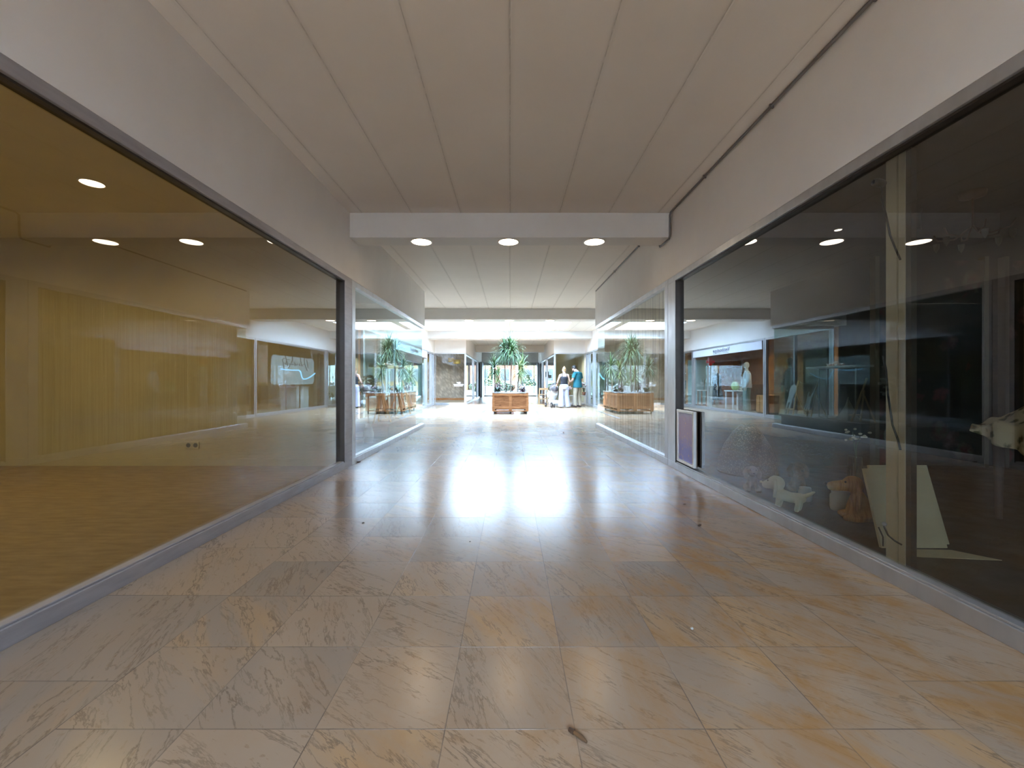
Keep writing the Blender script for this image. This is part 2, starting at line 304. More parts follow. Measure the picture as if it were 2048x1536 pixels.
MT = dict(
    marble=marble(), ceil=ceiling_mat(),
    wall=mat('wall_paint', (.83, .80, .775), .6, var=.03, scale=1.5, bstr=.03),
    beam=mat('beam_paint', (.74, .72, .70), .6, var=.03, scale=1.6, bstr=.03),
    white=mat('white_paint', (.80, .80, .79), .5, var=.02),
    alu=mat('aluminium_frame', (.56, .56, .57), .38, .75, var=.06, scale=9, stretch=(1, 1, .4)),
    salu=mat('shaded_scuffed_aluminium', (.44, .42, .435), .5, .5, var=.07, scale=7, stretch=(1, .6, 4), bstr=.15),  # scuffed frame metal, darkened to hold the left window's shade
    dalu=mat('bronze_jamb', (.07, .058, .05), .4, .4, var=.1),
    grey=mat('grey_metal', (.17, .175, .18), .45, .3, var=.08),
    greywall=mat('grey_wall_paint', (.42, .43, .44), .7, var=.04),
    black=mat('black_plastic', (.018, .018, .02), .42, var=.1),
    pane=glass_mat('clear_glass', (.90, .935, .915), 1.12),
    teal=glass_mat('green_tinted_glass', (.86, .94, .93), 1.25),
    bronze=glass_mat('warm_tinted_glass', (.80, .76, .64), 1.2),
    smoke=glass_mat('smoke_tinted_glass', (.88, .89, .86), 1.5),
    skyglass=glass_mat('roof_glass', (.95, .98, 1.0), .8),
    tan=mat('tan_shop_floor', (.40, .31, .18), .6, var=.12, scale=5, stretch=(1, 5, 1)),
    shopceil=mat('cream_shop_ceiling', (.82, .76, .56), .8, var=.03, scale=2),
    cream=mat('cream_shop_wall', (.56, .50, .34), .75, var=.05, scale=2),
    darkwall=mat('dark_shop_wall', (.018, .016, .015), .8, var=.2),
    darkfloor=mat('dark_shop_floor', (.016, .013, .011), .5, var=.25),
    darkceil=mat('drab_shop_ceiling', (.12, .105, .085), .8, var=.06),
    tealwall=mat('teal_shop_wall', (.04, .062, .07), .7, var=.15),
    platform=mat('blue_grey_platform', (.075, .105, .125), .5, var=.1),
    brownwall=mat('rust_shop_wall', (.50, .26, .12), .75, var=.15, scale=2),
    olive=mat('olive_shop_wall', (.56, .53, .38), .75, var=.06, scale=2),
    beige=mat('beige_shop_wall', (.46, .41, .32), .75, var=.06, scale=2),
    woodfloor=mat('pale_shop_floor', (.42, .36, .29), .45, var=.08),
    crate=stripe_wood('orange_crate_wood', (.50, .235, .10), (.33, .135, .05), (2, 2, 14), 2.5),
    cratepanel=stripe_wood('shaded_panel_wood', (.38, .17, .07), (.22, .085, .03), (2, 2, 14), 2.5),  # crate wood darkened to stand in for shade in the recessed panels
    pine=stripe_wood('pale_pine', (.62, .43, .24), (.50, .32, .16), (9, 9, 1.5), 3),
    brown=stripe_wood('brown_door_wood', (.15, .085, .05), (.09, .05, .03), (9, 9, 1), 3),
    orangewood=stripe_wood('orange_door_wood', (.60, .27, .08), (.45, .18, .05), (9, 9, 1), 3),
    card=mat('cream_card', (.52, .44, .29), .8, var=.05, scale=3),
    post=mat('putty_paint', (.88, .88, .78), .6, var=.04, scale=2),
    soil=mat('pale_gravel', (.55, .53, .50), .9, var=.25, scale=40, bstr=.5),
    trunk=mat('plant_trunk', (.24, .19, .14), .85, var=.25, scale=20, stretch=(1, 1, 5), bstr=.5),
    leaf=mat('dracaena_leaf', (.055, .115, .035), .6, var=.25, scale=9),
    leafy=mat('yellow_green_leaf', (.15, .20, .04), .6, var=.25, scale=9),
    dleaf=mat('dark_green_leaf', (.02, .055, .018), .4, var=.25, scale=12),
    pleaf=mat('purple_leaf', (.16, .055, .07), .45, var=.3, scale=12),
    skin=mat('skin', (.66, .40, .30), .55, var=.06, scale=8, bstr=.02),
    skin2=mat('tanned_skin', (.58, .33, .24), .55, var=.06, scale=8, bstr=.02),
    blond=mat('blond_hair', (.36, .19, .08), .55, var=.3, scale=30, stretch=(1, 1, .3), bstr=.3),
    dhair=mat('dark_hair', (.025, .018, .015), .5, var=.3, scale=30, bstr=.3),
    navy=mat('black_knit', (.010, .008, .013), .8, var=.1, scale=40),
    lilac=mat('pale_lilac_linen', (.42, .41, .49), .8, var=.06, scale=5),
    tealtee=mat('teal_cotton', (.006, .105, .13), .8, var=.1, scale=6),
    khaki=mat('khaki_cotton', (.38, .31, .23), .8, var=.08, scale=6),
    offwhite=mat('off_white_fabric', (.58, .58, .565), .8, var=.06, scale=8),
    shirt=mat('white_shirt_fabric', (.66, .72, .76), .8, var=.12, scale=6),
    green=mat('sage_green_fabric', (.20, .28, .25), .8, var=.12, scale=6),
    lime=mat('lime_green_fabric', (.42, .52, .18), .8, var=.1),
    dots=floral_mat('dark_spotted_fabric', (.03, .045, .06), ((.5, .55, .55), (.12, .2, .22), (.4, .42, .45)), 22),
    hood=mat('grey_brown_hood', (.075, .06, .06), .8, var=.1),
    cord=stripe_wood('tan_corduroy', (.60, .33, .10), (.36, .18, .05), (60, 6, 6), 1.2, .9),
    creamdog=mat('cream_felt', (.62, .56, .40), .9, var=.05),
    pinkdog=mat('dusty_pink_plush', (.34, .24, .20), .95, var=.15, scale=30, bstr=.4),
    brownplush=mat('brown_plush', (.13, .085, .065), .95, var=.2, scale=30, bstr=.4),
    wicker=floral_mat('woven_wicker', (.10, .075, .05), ((.34, .25, .16), (.28, .2, .13), (.38, .29, .19)), 60),
    floralwall=floral_mat('dark_floral_wallpaper', (.012, .012, .012), ((.16, .02, .03), (.13, .06, .08), (.08, .075, .06)), 2.6),
    floralcloth=floral_mat('floral_tablecloth_print', (.46, .38, .24), ((.09, .10, .035), (.16, .13, .06), (.26, .15, .07)), 13),
    dish=mat('cream_shade', (.60, .55, .44), .7, var=.04),
    flower=mat('white_petals', (.66, .64, .58), .8, var=.1),
    hydra=mat('blue_white_petals', (.46, .53, .58), .8, var=.3, scale=14),
    pink=mat('pink_petals', (.68, .38, .42), .8, var=.25, scale=12),
    yellow=mat('yellow_petals', (.74, .62, .26), .8, var=.25, scale=12),
    terra=mat('terracotta', (.36, .15, .08), .8, var=.1),
    paint=painting_mat(), silver=mat('silver_moulding', (.74, .72, .69), .35, .4, var=.06),
    wallpaper=wallpaper_mat(), gold=mat('gold_lamp_shade', (.72, .52, .14), .35, .7, var=.08),
    redcross=mat('red_enamel', (.55, .015, .02), .4, var=.05),
    ink=mat('dark_ink', (.03, .03, .045), .6, var=.05), whiteink=mat('white_vinyl', (.85, .85, .86), .5, var=.02),
    banner=mat('greige_banner', (.40, .365, .34), .75, var=.05),
    sign=mat('sign_white', (.72, .73, .80), .5, var=.02), pale=mat('pale_panel', (.50, .52, .51), .6, var=.04),
    blue=mat('pale_blue_panel', (.34, .52, .60), .6, var=.04),
    poster=floral_mat('figure_poster_print', (.30, .20, .16), ((.50, .16, .09), (.20, .07, .05), (.62, .46, .40)), 4.5),
    neon=emit_mat('blue_neon', (.22, .62, 1.0), 1.6),
    glow=emit_mat('warm_lamp_glow', (1.0, .80, .58), 5.0),
    dimglow=emit_mat('small_spot_glow', (1.0, .86, .68), 4.0),
    pave=mat('outdoor_paving', (.09, .095, .10), .8, var=.06, scale=2),
    yfac=mat('yellow_render', (.13, .085, .026), .85, var=.06, scale=1), ofac=mat('orange_render', (.12, .03, .012), .85, var=.06, scale=1),
    wfac=mat('white_render', (.12, .12, .12), .85, var=.04, scale=1), winglass=mat('dark_window', (.015, .017, .02), .2, var=.1),
    hedge=mat('hedge_leaf', (.022, .042, .010), .6, var=.35, scale=10, bstr=.5),
    debris=mat('brown_debris', (.07, .035, .018), .6, var=.25, scale=30), cable=mat('grey_conduit', (.2, .19, .195), .5, var=.1),
    tabl=mat('tablecloth_white', (.62, .60, .58), .8, var=.05), seedshell=mat('seed_pod', (.16, .085, .04), .45, var=.25, scale=25),
)

# ------------------------------------------------------------------ setting
Y0, Y1 = -10.0, 30.0
COR = (9.9, 19.2)                                  # atrium runs between these
f = MB(); f.box(-3.7, 3.7, Y0, 30.4, -.2, 0)
struct('floor', f, MT['marble'], 'veined beige marble tile floor of the passage', 'floor')
c = MB()
RX, RY = 1.9, (-8.2, -4.5)                          # added roof opening behind the viewer, fills the near bay with light
SKX, SKM, SKY = 2.2, .14, (12.62, 14.78, 14.98, 17.1)
c.box(-3.7, 3.7, RY[1], SKY[0], CEIL, 3.55); c.box(-3.7, 3.7, Y0, RY[0], CEIL, 3.55); c.box(-3.7, -RX, RY[0], RY[1], CEIL, 3.55); c.box(RX, 3.7, RY[0], RY[1], CEIL, 3.55); c.box(-3.7, 3.7, SKY[3], 30.4, CEIL, 3.55)
c.box(-3.7, -SKX, SKY[0], SKY[3], CEIL, 3.55); c.box(SKX, 3.7, SKY[0], SKY[3], CEIL, 3.55)
c.box(-SKM, SKM, SKY[0], SKY[3], CEIL, 3.55)
c.box(-SKX, -SKM, SKY[1], SKY[2], CEIL, 3.55); c.box(SKM, SKX, SKY[1], SKY[2], CEIL, 3.55)
struct('ceiling', c, MT['ceil'], 'long white ceiling panels with dark ragged joints', 'ceiling')
for s, side in ((-1, 'left'), (1, 'right')):
    w = MB(); X = lambda a: s*a
    w.box(X(W), X(W+.2), Y0, COR[0], WTOP, CEIL)                       # band above the near shop windows
    w.box(X(W+.2), X(A+.2), COR[0]-.2, COR[0], WTOP, CEIL)             # turns the corner into the atrium
    w.box(X(A), X(A+.2), COR[0], COR[1], WTOP, CEIL)
    w.box(X(W+.2), X(A+.2), COR[1], COR[1]+.2, WTOP, CEIL)
    w.box(X(W), X(W+.2), COR[1], Y1, WTOP, CEIL)
    struct('wall_'+side, w, MT['wall'], f'plain white band above the {side} shop windows', 'wall')
    w = MB()
    w.box(X(8.0), X(8.2), Y0, 30.4, 0, 3.5); w.box(X(2.2), X(8), Y0-.2, Y0, 0, 3.5); w.box(X(2.2), X(8), 30.2, 30.4, 0, 3.5)
    w.box(X(W+.02), X(2.3), 30.05, 30.4, 0, 3.5)
    struct('wall_outer_'+side, w, MT['wall'])
# shops: floors, ceilings and inner walls (left then right)
def shop(nm, s, y0, y1, x0, mf, mw, mc, z=BEAM, x1=8.0, floorz=.012):
    struct('floor', MB().box(s*x0, s*x1, y0, y1, -.19 if x0 > 3.6 else .001, floorz), mf)
    struct('ceiling', MB().box(s*(x0+.06), s*x1, y0, y1, z, 3.55), mc)
    w = MB(); t = .02
    w.box(s*x1, s*(x1-t), y0, y1, floorz, z)
    w.box(s*(x0+.05), s*(x1-t), y0, y0+t, floorz, z); w.box(s*(x0+.05), s*(x1-t), y1-t, y1, floorz, z)
    return w
w = shop('', -1, Y0, 5.29, 2.09, MT['tan'], MT['cream'], MT['shopceil']); struct('wall_shop_left', w, MT['cream'], 'empty cream end wall of the vacant left shop', 'wall')
struct('baseboard_left', MB().box(-2.13, -7.9, 5.252, 5.268, .012, .10), MT['cream'])
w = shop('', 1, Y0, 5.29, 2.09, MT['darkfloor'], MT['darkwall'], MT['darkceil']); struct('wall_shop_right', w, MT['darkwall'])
for nm, s, fl, wl, ce in (('left', -1, 'darkfloor', 'tealwall', 'tealwall'), ('right', 1, 'woodfloor', 'beige', 'beige')):
    struct('floor', MB().box(s*2.09, s*8, 5.31, COR[0]-.06, .001, .012), MT[fl])
    struct('ceiling', MB().box(s*2.2, s*8, 5.31, COR[0]-.2, BEAM, 3.55), MT[ce])
    w = MB(); w.box(s*7.9, s*8, 5.31, COR[0]-.1, .012, BEAM); w.box(s*2.13, s*7.9, 5.30, 5.33, .012, BEAM); w.box(s*3.55, s*7.9, COR[0]-.15, COR[0]-.1, .012, BEAM)
    struct('wall_corner_shop_'+nm, w, MT[wl])
for nm, s, fl, wl, ce in (('left', -1, 'woodfloor', 'brownwall', 'brownwall'), ('right', 1, 'woodfloor', 'olive', 'beige')):
    struct('floor', MB().box(s*3.7, s*8, COR[0], COR[1], -.19, .012), MT[fl])
    struct('ceiling', MB().box(s*3.65, s*8, COR[0], COR[1], BEAM, 3.55), MT[ce])
    w = MB(); w.box(s*6.4, s*6.5, COR[0], COR[1], .012, BEAM); w.box(s*3.65, s*6.4, COR[0], COR[0]+.05, .012, BEAM); w.box(s*3.65, s*6.4, COR[1]-.05, COR[1], .012, BEAM)
    struct('wall_atrium_shop_'+nm, w, MT[wl])
for nm, s, fl, wl, ce in (('left', -1, 'woodfloor', 'wallpaper', 'white'), ('right', 1, 'woodfloor', 'olive', 'white')):
    struct('floor', MB().box(s*2.09, s*8, COR[1]+.06, 30.2, .001, .012), MT[fl])
    struct('ceiling', MB().box(s*2.2, s*8, COR[1]+.2, 30.2, 2.7, 3.55), MT[ce])
    w = MB()
    if s < 0: w.box(-2.2, -7.9, 24.0, 24.1, .012, 2.7)
    else: w.box(3.9, 4.0, COR[1]+.1, 25.0, .012, 2.7); w.box(2.2, 4.0, 25.0, 25.1, .012, 2.7)
    struct('wall_far_shop_'+nm, w, MT[wl])
struct('baseboard_far_left', MB().box(-2.2, -7.9, 23.97, 24.0, .012, .12), MT['orangewood'])
# beams across the passage
for i, (y0, y1, hw, z) in enumerate(((-1.75, -1.4, W, BEAM), (5.26, 5.57, W, BEAM), (12.18, 12.61, A, BEAM), (17.6, 18.35, A, BEAM), (24.6, 25.1, W, 2.80))):
    struct('trim_%d' % (i+1), MB().box(-hw, hw, y0, y1, z, CEIL), MT['beam'],
           ('white ceiling beam behind the viewer', 'near white beam with three round lamps in its underside', 'grey-lit second beam before the skylights',
            'white beam beyond the skylights', 'last white beam in front of the exit')[i], 'beam', bevel=.006)
# wall above the exit doors
bw = MB(); bw.box(-2.2, 2.2, Y0-.2, Y0, 0, CEIL)
struct('wall_back', bw, MT['wall'], 'plain wall closing the passage behind the viewer', 'wall')
struct('wall_exit', MB().box(-W, W, 30.0, 30.3, 2.42, CEIL), MT['greywall'], 'grey wall above the exit doors', 'wall')
# skylight glazing
sk = thing('window_1', 'bright rooflight of four panes over the planter', 'skylight'); sk['kind'] = 'structure'
fr = MB()
for xa, xb in ((-SKX, -SKM), (SKM, SKX)):
    for ya, yb in ((SKY[0], SKY[1]), (SKY[2], SKY[3])):
        fr.box(xa-.04, xb+.04, ya-.04, ya+.02, 3.55, 3.6); fr.box(xa-.04, xb+.04, yb-.02, yb+.04, 3.55, 3.6)
        fr.box(xa-.04, xa+.02, ya, yb, 3.55, 3.6); fr.box(xb-.02, xb+.04, ya, yb, 3.55, 3.6)
        MB().box(xa, xb, ya, yb, 3.57, 3.58).build('pane', MT['skyglass'], sk)
fr.build('frame', MT['white'], sk)
# shop windows
NW = [1]
def window(label, axis, c, face, a0, a1, wa=(.05, .05), z0=0.0, z1=WTOP, bot=SILL, top=.067, depth=.08, rec=.055, cuts=(), m='pane', fm='alu', mull=.04, joint=False, cat='shop window', name=None, jamb=False):
    NW[0] += 1
    e = thing(name or 'window_%d' % NW[0], label, cat); e['kind'] = 'structure'
    def bx(mb, a, b, d0, d1, za, zb):
        p, q = c+face*d0, c+face*d1
        if axis == 'x': mb.box(p, q, a, b, za, zb)
        else: mb.box(a, b, p, q, za, zb)
    fr = MB()
    bx(fr, a0, a1, 0, depth, z0, z0+bot); bx(fr, a0, a1, .012, depth, z0+bot, z0+bot+.012)
    bx(fr, a0, a1, 0, depth, z1-top, z1)
    if wa[0]: bx(fr, a0, a0+wa[0], 0, depth, z0+bot, z1-top)
    if wa[1]: bx(fr, a1-wa[1], a1, 0, depth, z0+bot, z1-top)
    if not joint:
        for k in cuts: bx(fr, k-mull/2, k+mull/2, 0, depth, z0+bot, z1-top)
    fr.build('frame', MT[fm], e, .003)
    edges = [a0+wa[0]] + list(cuts) + [a1-wa[1]]
    g = .004 if joint else mull/2
    for i in range(len(edges)-1):
        a = edges[i] + (g if i else 0); b = edges[i+1] - (g if i < len(edges)-2 else 0)
        mb = MB(); bx(mb, a, b, rec, rec+.01, z0+bot+.004, z1-top+.004); mb.build('pane', MT[m], e)
    if jamb:
        mb = MB(); bx(mb, a1-wa[1]-.006, a1-wa[1], .004, depth+.03, z0+bot, z1-top); bx(mb, a0, a1-wa[1], .02, depth, z1-top-.012, z1-top); mb.build('gasket', MT['dalu'], e)
    return e
window('wide near shop window on the left, vacant tan room behind', 'x', -W, -1, -9.9, 5.345, (.05, .228), m='bronze', jamb=True, fm='salu')
window('wide near shop window on the right, dark shop behind', 'x', W, 1, -9.9, 5.345, (.05, .228), cuts=(2.24,), m='smoke', joint=True, jamb=True)
window('second left shop window, blue-green glass mirroring the planter', 'x', -W, -1, 5.355, COR[0]-.055, (.11, 0), m='teal', rec=.045)
window('second right shop window with a pale curtain behind', 'x', W, 1, 5.355, COR[0]-.055, (.11, 0), m='pane', rec=.045)
for s, side in ((-1, 'left'), (1, 'right')):
    xa, xb = sorted((s*(W+.06), s*A))
    window(f'return pane of the {side} corner shop facing the planter', 'y', COR[0]-.01, -1, xa, xb, (0, .012) if s > 0 else (.012, 0), m='teal' if s < 0 else 'pane', rec=.045)
    window(f'glazed door bay at the near end of the {side} atrium wall', 'x', s*A, s, COR[0]+.02, 12.48, (.05, .05), cuts=(11.2,), m='pane')
    window('atrium shop window under the white sign band' if s < 0 else 'atrium shop window with dark script and blue neon line', 'x', s*A, s, 12.5, 17.4, (.07, .09), m='pane')
    window(f'glazed doorway at the far end of the {side} atrium wall', 'x', s*A, s, 17.45, 19.15, (.06, .06), m='pane', cuts=(18.45,))
    window(f'far {side} shop front facing the passage', 'y', COR[1], 1, *sorted((s*(W+.06), s*(A-.02))), (.02, .02), m='pane', top=.04)
    window(f'far {side} corridor glazing before the exit', 'x', s*W, s, COR[1]+.04, 29.6, (.03, .05), m='pane', cuts=(23.4, 23.75, 26.6), mull=.06)
# exit doors
window('glazed exit doors to the sunny street', 'y', 30.0, 1, -W, W, (.12, .12), z1=2.42, bot=.07, top=.2, m='pane', fm='grey', cuts=(-1.78, .92, 1.72), mull=.05, cat='door', name='door_1')
struct('trim_6', MB().box(-W, -W+.16, 27.9, 29.99, 0, WTOP).box(W-.12, W, 29.0, 29.99, 0, WTOP), MT['grey'])

# ------------------------------------------------------------------ lamps in the beams
def downlight(label, loc, r=.12, power=14.0, group=None, glow='glow', angle=2.5, col=(1, .70, .42)):
    e = thing('downlight', label, 'ceiling light', loc, 0, group)
    MB().lathe([(r*1.0, .03), (r*1.0, -.004), (r*1.1, -.008), (r*1.16, -.003), (r*1.16, .002)]).build('ring', MT['white'], e)
    MB().lathe([(r*.99, -.003), (r*.5, -.0035), (0.0005, -.0035)]).build('diffuser', MT[glow], e)
    o = lamp('SPOT', 'bulb', (0, 0, -.03), power, col, spot_size=angle, spot_blend=.6, shadow_soft_size=r*.95); o.parent = e
    return e
for nm, Yb, xs, pw in (('beam behind the viewer, added as unseen fill', -1.58, (-1.17, 0, 1.17), 9), ('near beam', 5.42, (-1.145, -.02, 1.09), 6), ('second beam before the skylights', 12.4, (-1.21, -.02, 1.18), 6)):  # first row is added out of view to fill the near bay
    for k, x in enumerate(xs):
        downlight(f'{("left", "middle", "right")[k]} round lamp in the underside of the {nm}', (x, Yb, BEAM-.003), .125, pw, 'round lamps in the beams')
downlight('lit round lamp in the ceiling of the vacant tan shop', (-3.8, 3.81, BEAM-.004), .085, 17, glow='glow', col=(1, .80, .46), angle=2.9)
for k, (x, y) in enumerate(((-5.8, 3.6), (-3.8, .9), (-5.8, .9))):  # extra lamps added outside the view to light this room
    downlight(('inner', 'near', 'near inner')[k]+' added round lamp, out of view, lighting the vacant tan shop', (x, y, BEAM-.004), .085, 17, glow='glow', col=(1, .80, .46), angle=2.9)
downlight('tiny lit spot in the ceiling of the dark right shop', (3.9, 4.98, BEAM-.004), .035, 3, glow='dimglow', angle=1.6, col=(1, .85, .6))
for k, (x, y, pw, nm) in enumerate(((-4.9, 13.5, 170, 'clothing shop'), (-4.9, 16.2, 150, 'clothing shop'), (5.0, 13.3, 30, 'script shop'), (5.0, 16.2, 30, 'script shop'), (-4.2, 21.8, 95, 'wallpapered shop'), (3.0, 21.6, 110, 'olive shop'), (3.6, 7.6, 50, 'curtained shop'), (-2.4, 8.9, 210, 'teal shop'))):  # invented lamps that lift the shop interiors
    downlight(f'{"near" if k in (0, 2) else "far"} added ceiling lamp brightening the {nm}', (x, y, (2.7 if y > 19.3 else BEAM)-.004), .07, pw, angle=1.5 if pw > 200 else 2.6, col=(.82, .92, 1.0) if pw > 200 else (1, .93, .84) if y > 19.3 or pw == 50 else (1, .85, .68))

# ------------------------------------------------------------------ cables, poster and loose bits in the passage
cb = MB(); cb.tube([(1.997, -9.5, 3.174), (1.997, 5.2, 3.174), (1.997, 5.235, 3.15), (1.997, 5.24, 2.90), (1.997, 5.26, 2.862), (1.997, 5.585, 2.862), (1.997, 5.60, 2.9), (1.997, 5.6, 3.15), (1.997, 5.64, 3.174), (1.997, 9.75, 3.174)], .011, 8)
o = cb.build('cable_conduit', MT['cable']); tag(o, 'dark cable conduit along the top of the right wall and around the beam', 'cable')
for y in (1.6, 2.3, 3.2, 4.3, 6.5, 8.0): MB().box(1.982, 2.013, y-.006, y+.006, 3.158, 3.189).build('clip', MT['cable'], o)
e = thing('framed_poster', 'silver-framed pastel painting hung low on the right window post', 'painting', (2.03, 4.82, .118))
MB().box(-.006, .012, -.20, .20, .03, .59).build('painting', MT['paint'], e)
fr = MB()
for a, b, z0, z1 in ((-.235, -.2, 0, .62), (.2, .235, 0, .62), (-.2, .2, 0, .032), (-.2, .2, .588, .62)): fr.box(-.022, .012, a, b, z0, z1)
fr.build('frame', MT['silver'], e, .004)
MB().box(.012, .026, -.225, .225, .006, .612).build('backing', MT['brown'], e)
def debris(name, label, px, py, size, m, seed, long=2.2, rz=0.6):
    Y = H*F/(py-CY); X = (px-CX)*Y/F; rnd = random.Random(seed)
    mb = MB(); mb.ell((0, 0, size*.35), (size*long/2, size*.5, size*.36), 10, 6)
    mb.v = [(x*(1+rnd.uniform(-.25, .25)), y*(1+rnd.uniform(-.3, .3)), max(0.0, z*(1+rnd.uniform(-.3, .4)))) for x, y, z in mb.v]
    o = mb.build(name, m, loc=(X, Y, .0005)); o.rotation_euler = (0, 0, rz); return tag(o, label, 'litter')
e = thing('seed_pod', 'brown dry seed pod on the nearest marble tiles', 'litter', (P(1157, 1476, H*F/(1476-CY)).x, H*F/(1476-CY), .001), -.75)
MB().tube([(-.03, 0, .006), (-.012, .001, .007), (.012, 0, .007), (.03, -.002, .005)], [(.003, .003), (.0075, .006), (.0075, .006), (.003, .003)], 8).build('husk', MT['seedshell'], e)
MB().tube([(-.034, 0, .006), (-.016, 0, .007)], [(.006, .006), (.0085, .007)], 8).build('cap', MT['debris'], e)
debris('dry_leaf', 'crumpled brown leaf bit on the tiles by the right window', 1399, 1052, .016, MT['debris'], 1, 2.4)
debris('dry_leaf', 'small dark leaf bit on the tiles toward the left window', 726, 1047, .012, MT['debris'], 2, 1.6)
debris('dry_leaf', 'thin dark sliver on the tiles below the framed painting', 1369, 1009, .008, MT['debris'], 3, 3.2, 0)
debris('dry_leaf', 'black leaf bit at the foot of the left window post', 717, 925, .02, MT['debris'], 4, 2.6, .5)
debris('dry_leaf', 'dark speck of leaf in the middle of the bright floor', 1127, 866, .03, MT['debris'], 5, 1.3)
debris('dry_leaf', 'tiny brown speck on the tiles left of the middle', 940, 1084, .007, MT['debris'], 6, 1.4)
debris('paper_scrap', 'small white scrap on the stained tiles at the right', 1384, 1259, .012, MT['offwhite'], 7, 1.1)
# recessed metal strips that outline the old planting bed in the atrium floor
st = MB(); st.box(-.99, -.90, 12.1, 17.2, 0, .004); st.box(.90, .99, 12.1, 17.2, 0, .004)
struct('trim_7', st, MT['grey'], 'grey metal strips set in the floor beside the planter', 'floor trim')
struct('trim_8', MB().box(-.90, .90, 12.09, 12.125, 0, .003), MT['grey'])

# ------------------------------------------------------------------ planter and plants
def planter(label, loc):
    e = thing('wooden_crate_planter', label, 'planter', loc, 0, 'crate planters in the atrium')
    w, d, z0, z1 = .6, .5, .13, .70
    for s in (-1, 1):
        MB().box(-w+.03, w-.03, s*(d-.035), s*(d-.015), z0+.1, z1-.02).build('side_panel', MT['cratepanel'], e)
        MB().box(s*(w-.035), s*(w-.015), -d+.03, d-.03, z0+.1, z1-.02).build('side_panel', MT['cratepanel'], e)
        MB().box(-.045, .045, s*d, s*(d-.03), z0, z1-.015).build('stile', MT['crate'], e, .004)
        MB().box(s*w, s*(w-.03), -.045, .045, z0, z1-.015).build('stile', MT['crate'], e, .004)
        for t in (-1, 1):
            MB().box(s*w, s*(w-.075), t*d, t*(d-.075), z0-.02, z1).build('corner_post', MT['crate'], e, .005)
    r = MB()
    for z in (z1-.10, z0+.045):
        for s in (-1, 1):
            r.box(-w+.07, w-.07, s*(d+.001), s*(d-.028), z, z+.075); r.box(s*(w+.001), s*(w-.028), -d+.07, d-.07, z, z+.075)
    r.build('rail', MT['crate'], e, .004)
    for s in (-1, 1):
        MB().box(-w+.005, w-.005, s*(d-.004), s*(d-.075), .088, .122).build('runner', MT['crate'], e, .003)
        for x in (-w+.05, 0, w-.05): MB().box(x-.05, x+.05, s*(d-.002), s*(d-.075), .122, z0+.05).build('block', MT['crate'], e, .003)
    for x in (-w+.04, w-.04): MB().box(x-.036, x+.036, -d+.08, d-.08, .088, .122).build('runner', MT['crate'], e, .003)
    MB().box(-w+.03, w-.03, -d+.03, d-.03, z0+.04, z0+.06).build('base', MT['crate'], e)
    lin = MB()
    for s in (-1, 1):
        lin.box(-w-.004, w+.004, s*(d+.006), s*(d-.05), z1, z1+.022); lin.box(s*(w+.006), s*(w-.05), -d+.05, d-.05, z1, z1+.022)
    lin.build('rim', MT['alu'], e, .003)
    MB().box(-w+.05, w-.05, -d+.05, d-.05, z1-.14, z1-.01).build('gravel', MT['soil'], e)
    for x in (-w+.07, 0, w-.07):
        for y in (-d+.07, d-.07):
            k = MB().box(x-.035, x+.035, y-.03, y+.03, .078, .088); k.box(x-.022, x-.016, y-.02, y+.02, .035, .078); k.box(x+.016, x+.022, y-.02, y+.02, .035, .078)
            c = k.build('caster', MT['grey'], e); MB().cyl((x-.014, y, .038), (x+.014, y, .038), .037, n=16).build('wheel', MT['black'], c)
    return e
PX = .01
p1 = planter('near wooden crate planter on wheels, facing the passage', (PX, 14.22, 0))
p2 = copy_tree(p1); p2.location = (PX, 15.26, 0); tag(p2, 'rear wooden crate planter behind the near crate', 'planter', 'crate planters in the atrium')
def blade(mb, base, d, up, ln, wd, droop, segs=5):
    p = Vector(base); d = Vector(d).normalized(); side = d.cross(Vector((0, 0, 1)))
    side = side.normalized() if side.length > .05 else Vector((1, 0, 0))
    vs, fs = [], []
    for i in range(segs+1):
        t = i/segs; hw = wd*(.55+.45*math.sin(PI*min(1, t*1.5+.1)))*(1-t**3)+.0006
        n = side.cross(d).normalized()
        vs += [p-side*hw, p-n*hw*.35, p+side*hw]
        if i < segs: fs += [(i*3, i*3+1, i*3+4, i*3+3), (i*3+1, i*3+2, i*3+5, i*3+4)]
        d = (d + Vector((0, 0, -droop/segs*(1+t*1.5)))).normalized(); p = p + d*ln/segs
    mb.add(vs, fs, True)
def dracaena(label, x, y, z, lean, n, ln, m, seed, r=.022, heads=1):
    rnd = random.Random(seed); base = .69; n = int(n*1.75); ln *= 1.12
    e = thing('dracaena', label, 'plant', (x, y, base))
    top = Vector((lean[0], lean[1], z-base))
    tr = MB(); tr.tube([(0, 0, -.05), (lean[0]*.2, lean[1]*.15, (z-base)*.4), (lean[0]*.65, lean[1]*.6, (z-base)*.75), top], [r*1.2, r, r*.85, r*.7], 8)
    tops = [(top, 1.0)]
    for h in range(1, heads):
        q = top + Vector((rnd.uniform(-.16, .16), rnd.uniform(-.1, .1), rnd.uniform(.05, .25)))
        tr.tube([top - Vector((0, 0, .15)), (top+q)/2 + Vector((.02, 0, 0)), q], [r*.6, r*.55, r*.5], 6); tops.append((q, .9))
    tr.build('trunk', MT['trunk'], e)
    lf = MB()
    for t, sc in tops:
        for i in range(n):
            k = (i+.5)/n; el = math.radians(-38 + 122*k + rnd.uniform(-9, 9)); az = i*2.39996 + rnd.uniform(-.25, .25)
            d = (math.cos(az)*math.cos(el), math.sin(az)*math.cos(el), math.sin(el))
            blade(lf, t + Vector((d[0], d[1], 0))*.015 + Vector((0, 0, -.10+.22*k)), d, None, ln*sc*rnd.uniform(.72, 1.12), rnd.uniform(.010, .016), rnd.uniform(.55, 1.35))
    lf.build('foliage', MT[m], e); return e
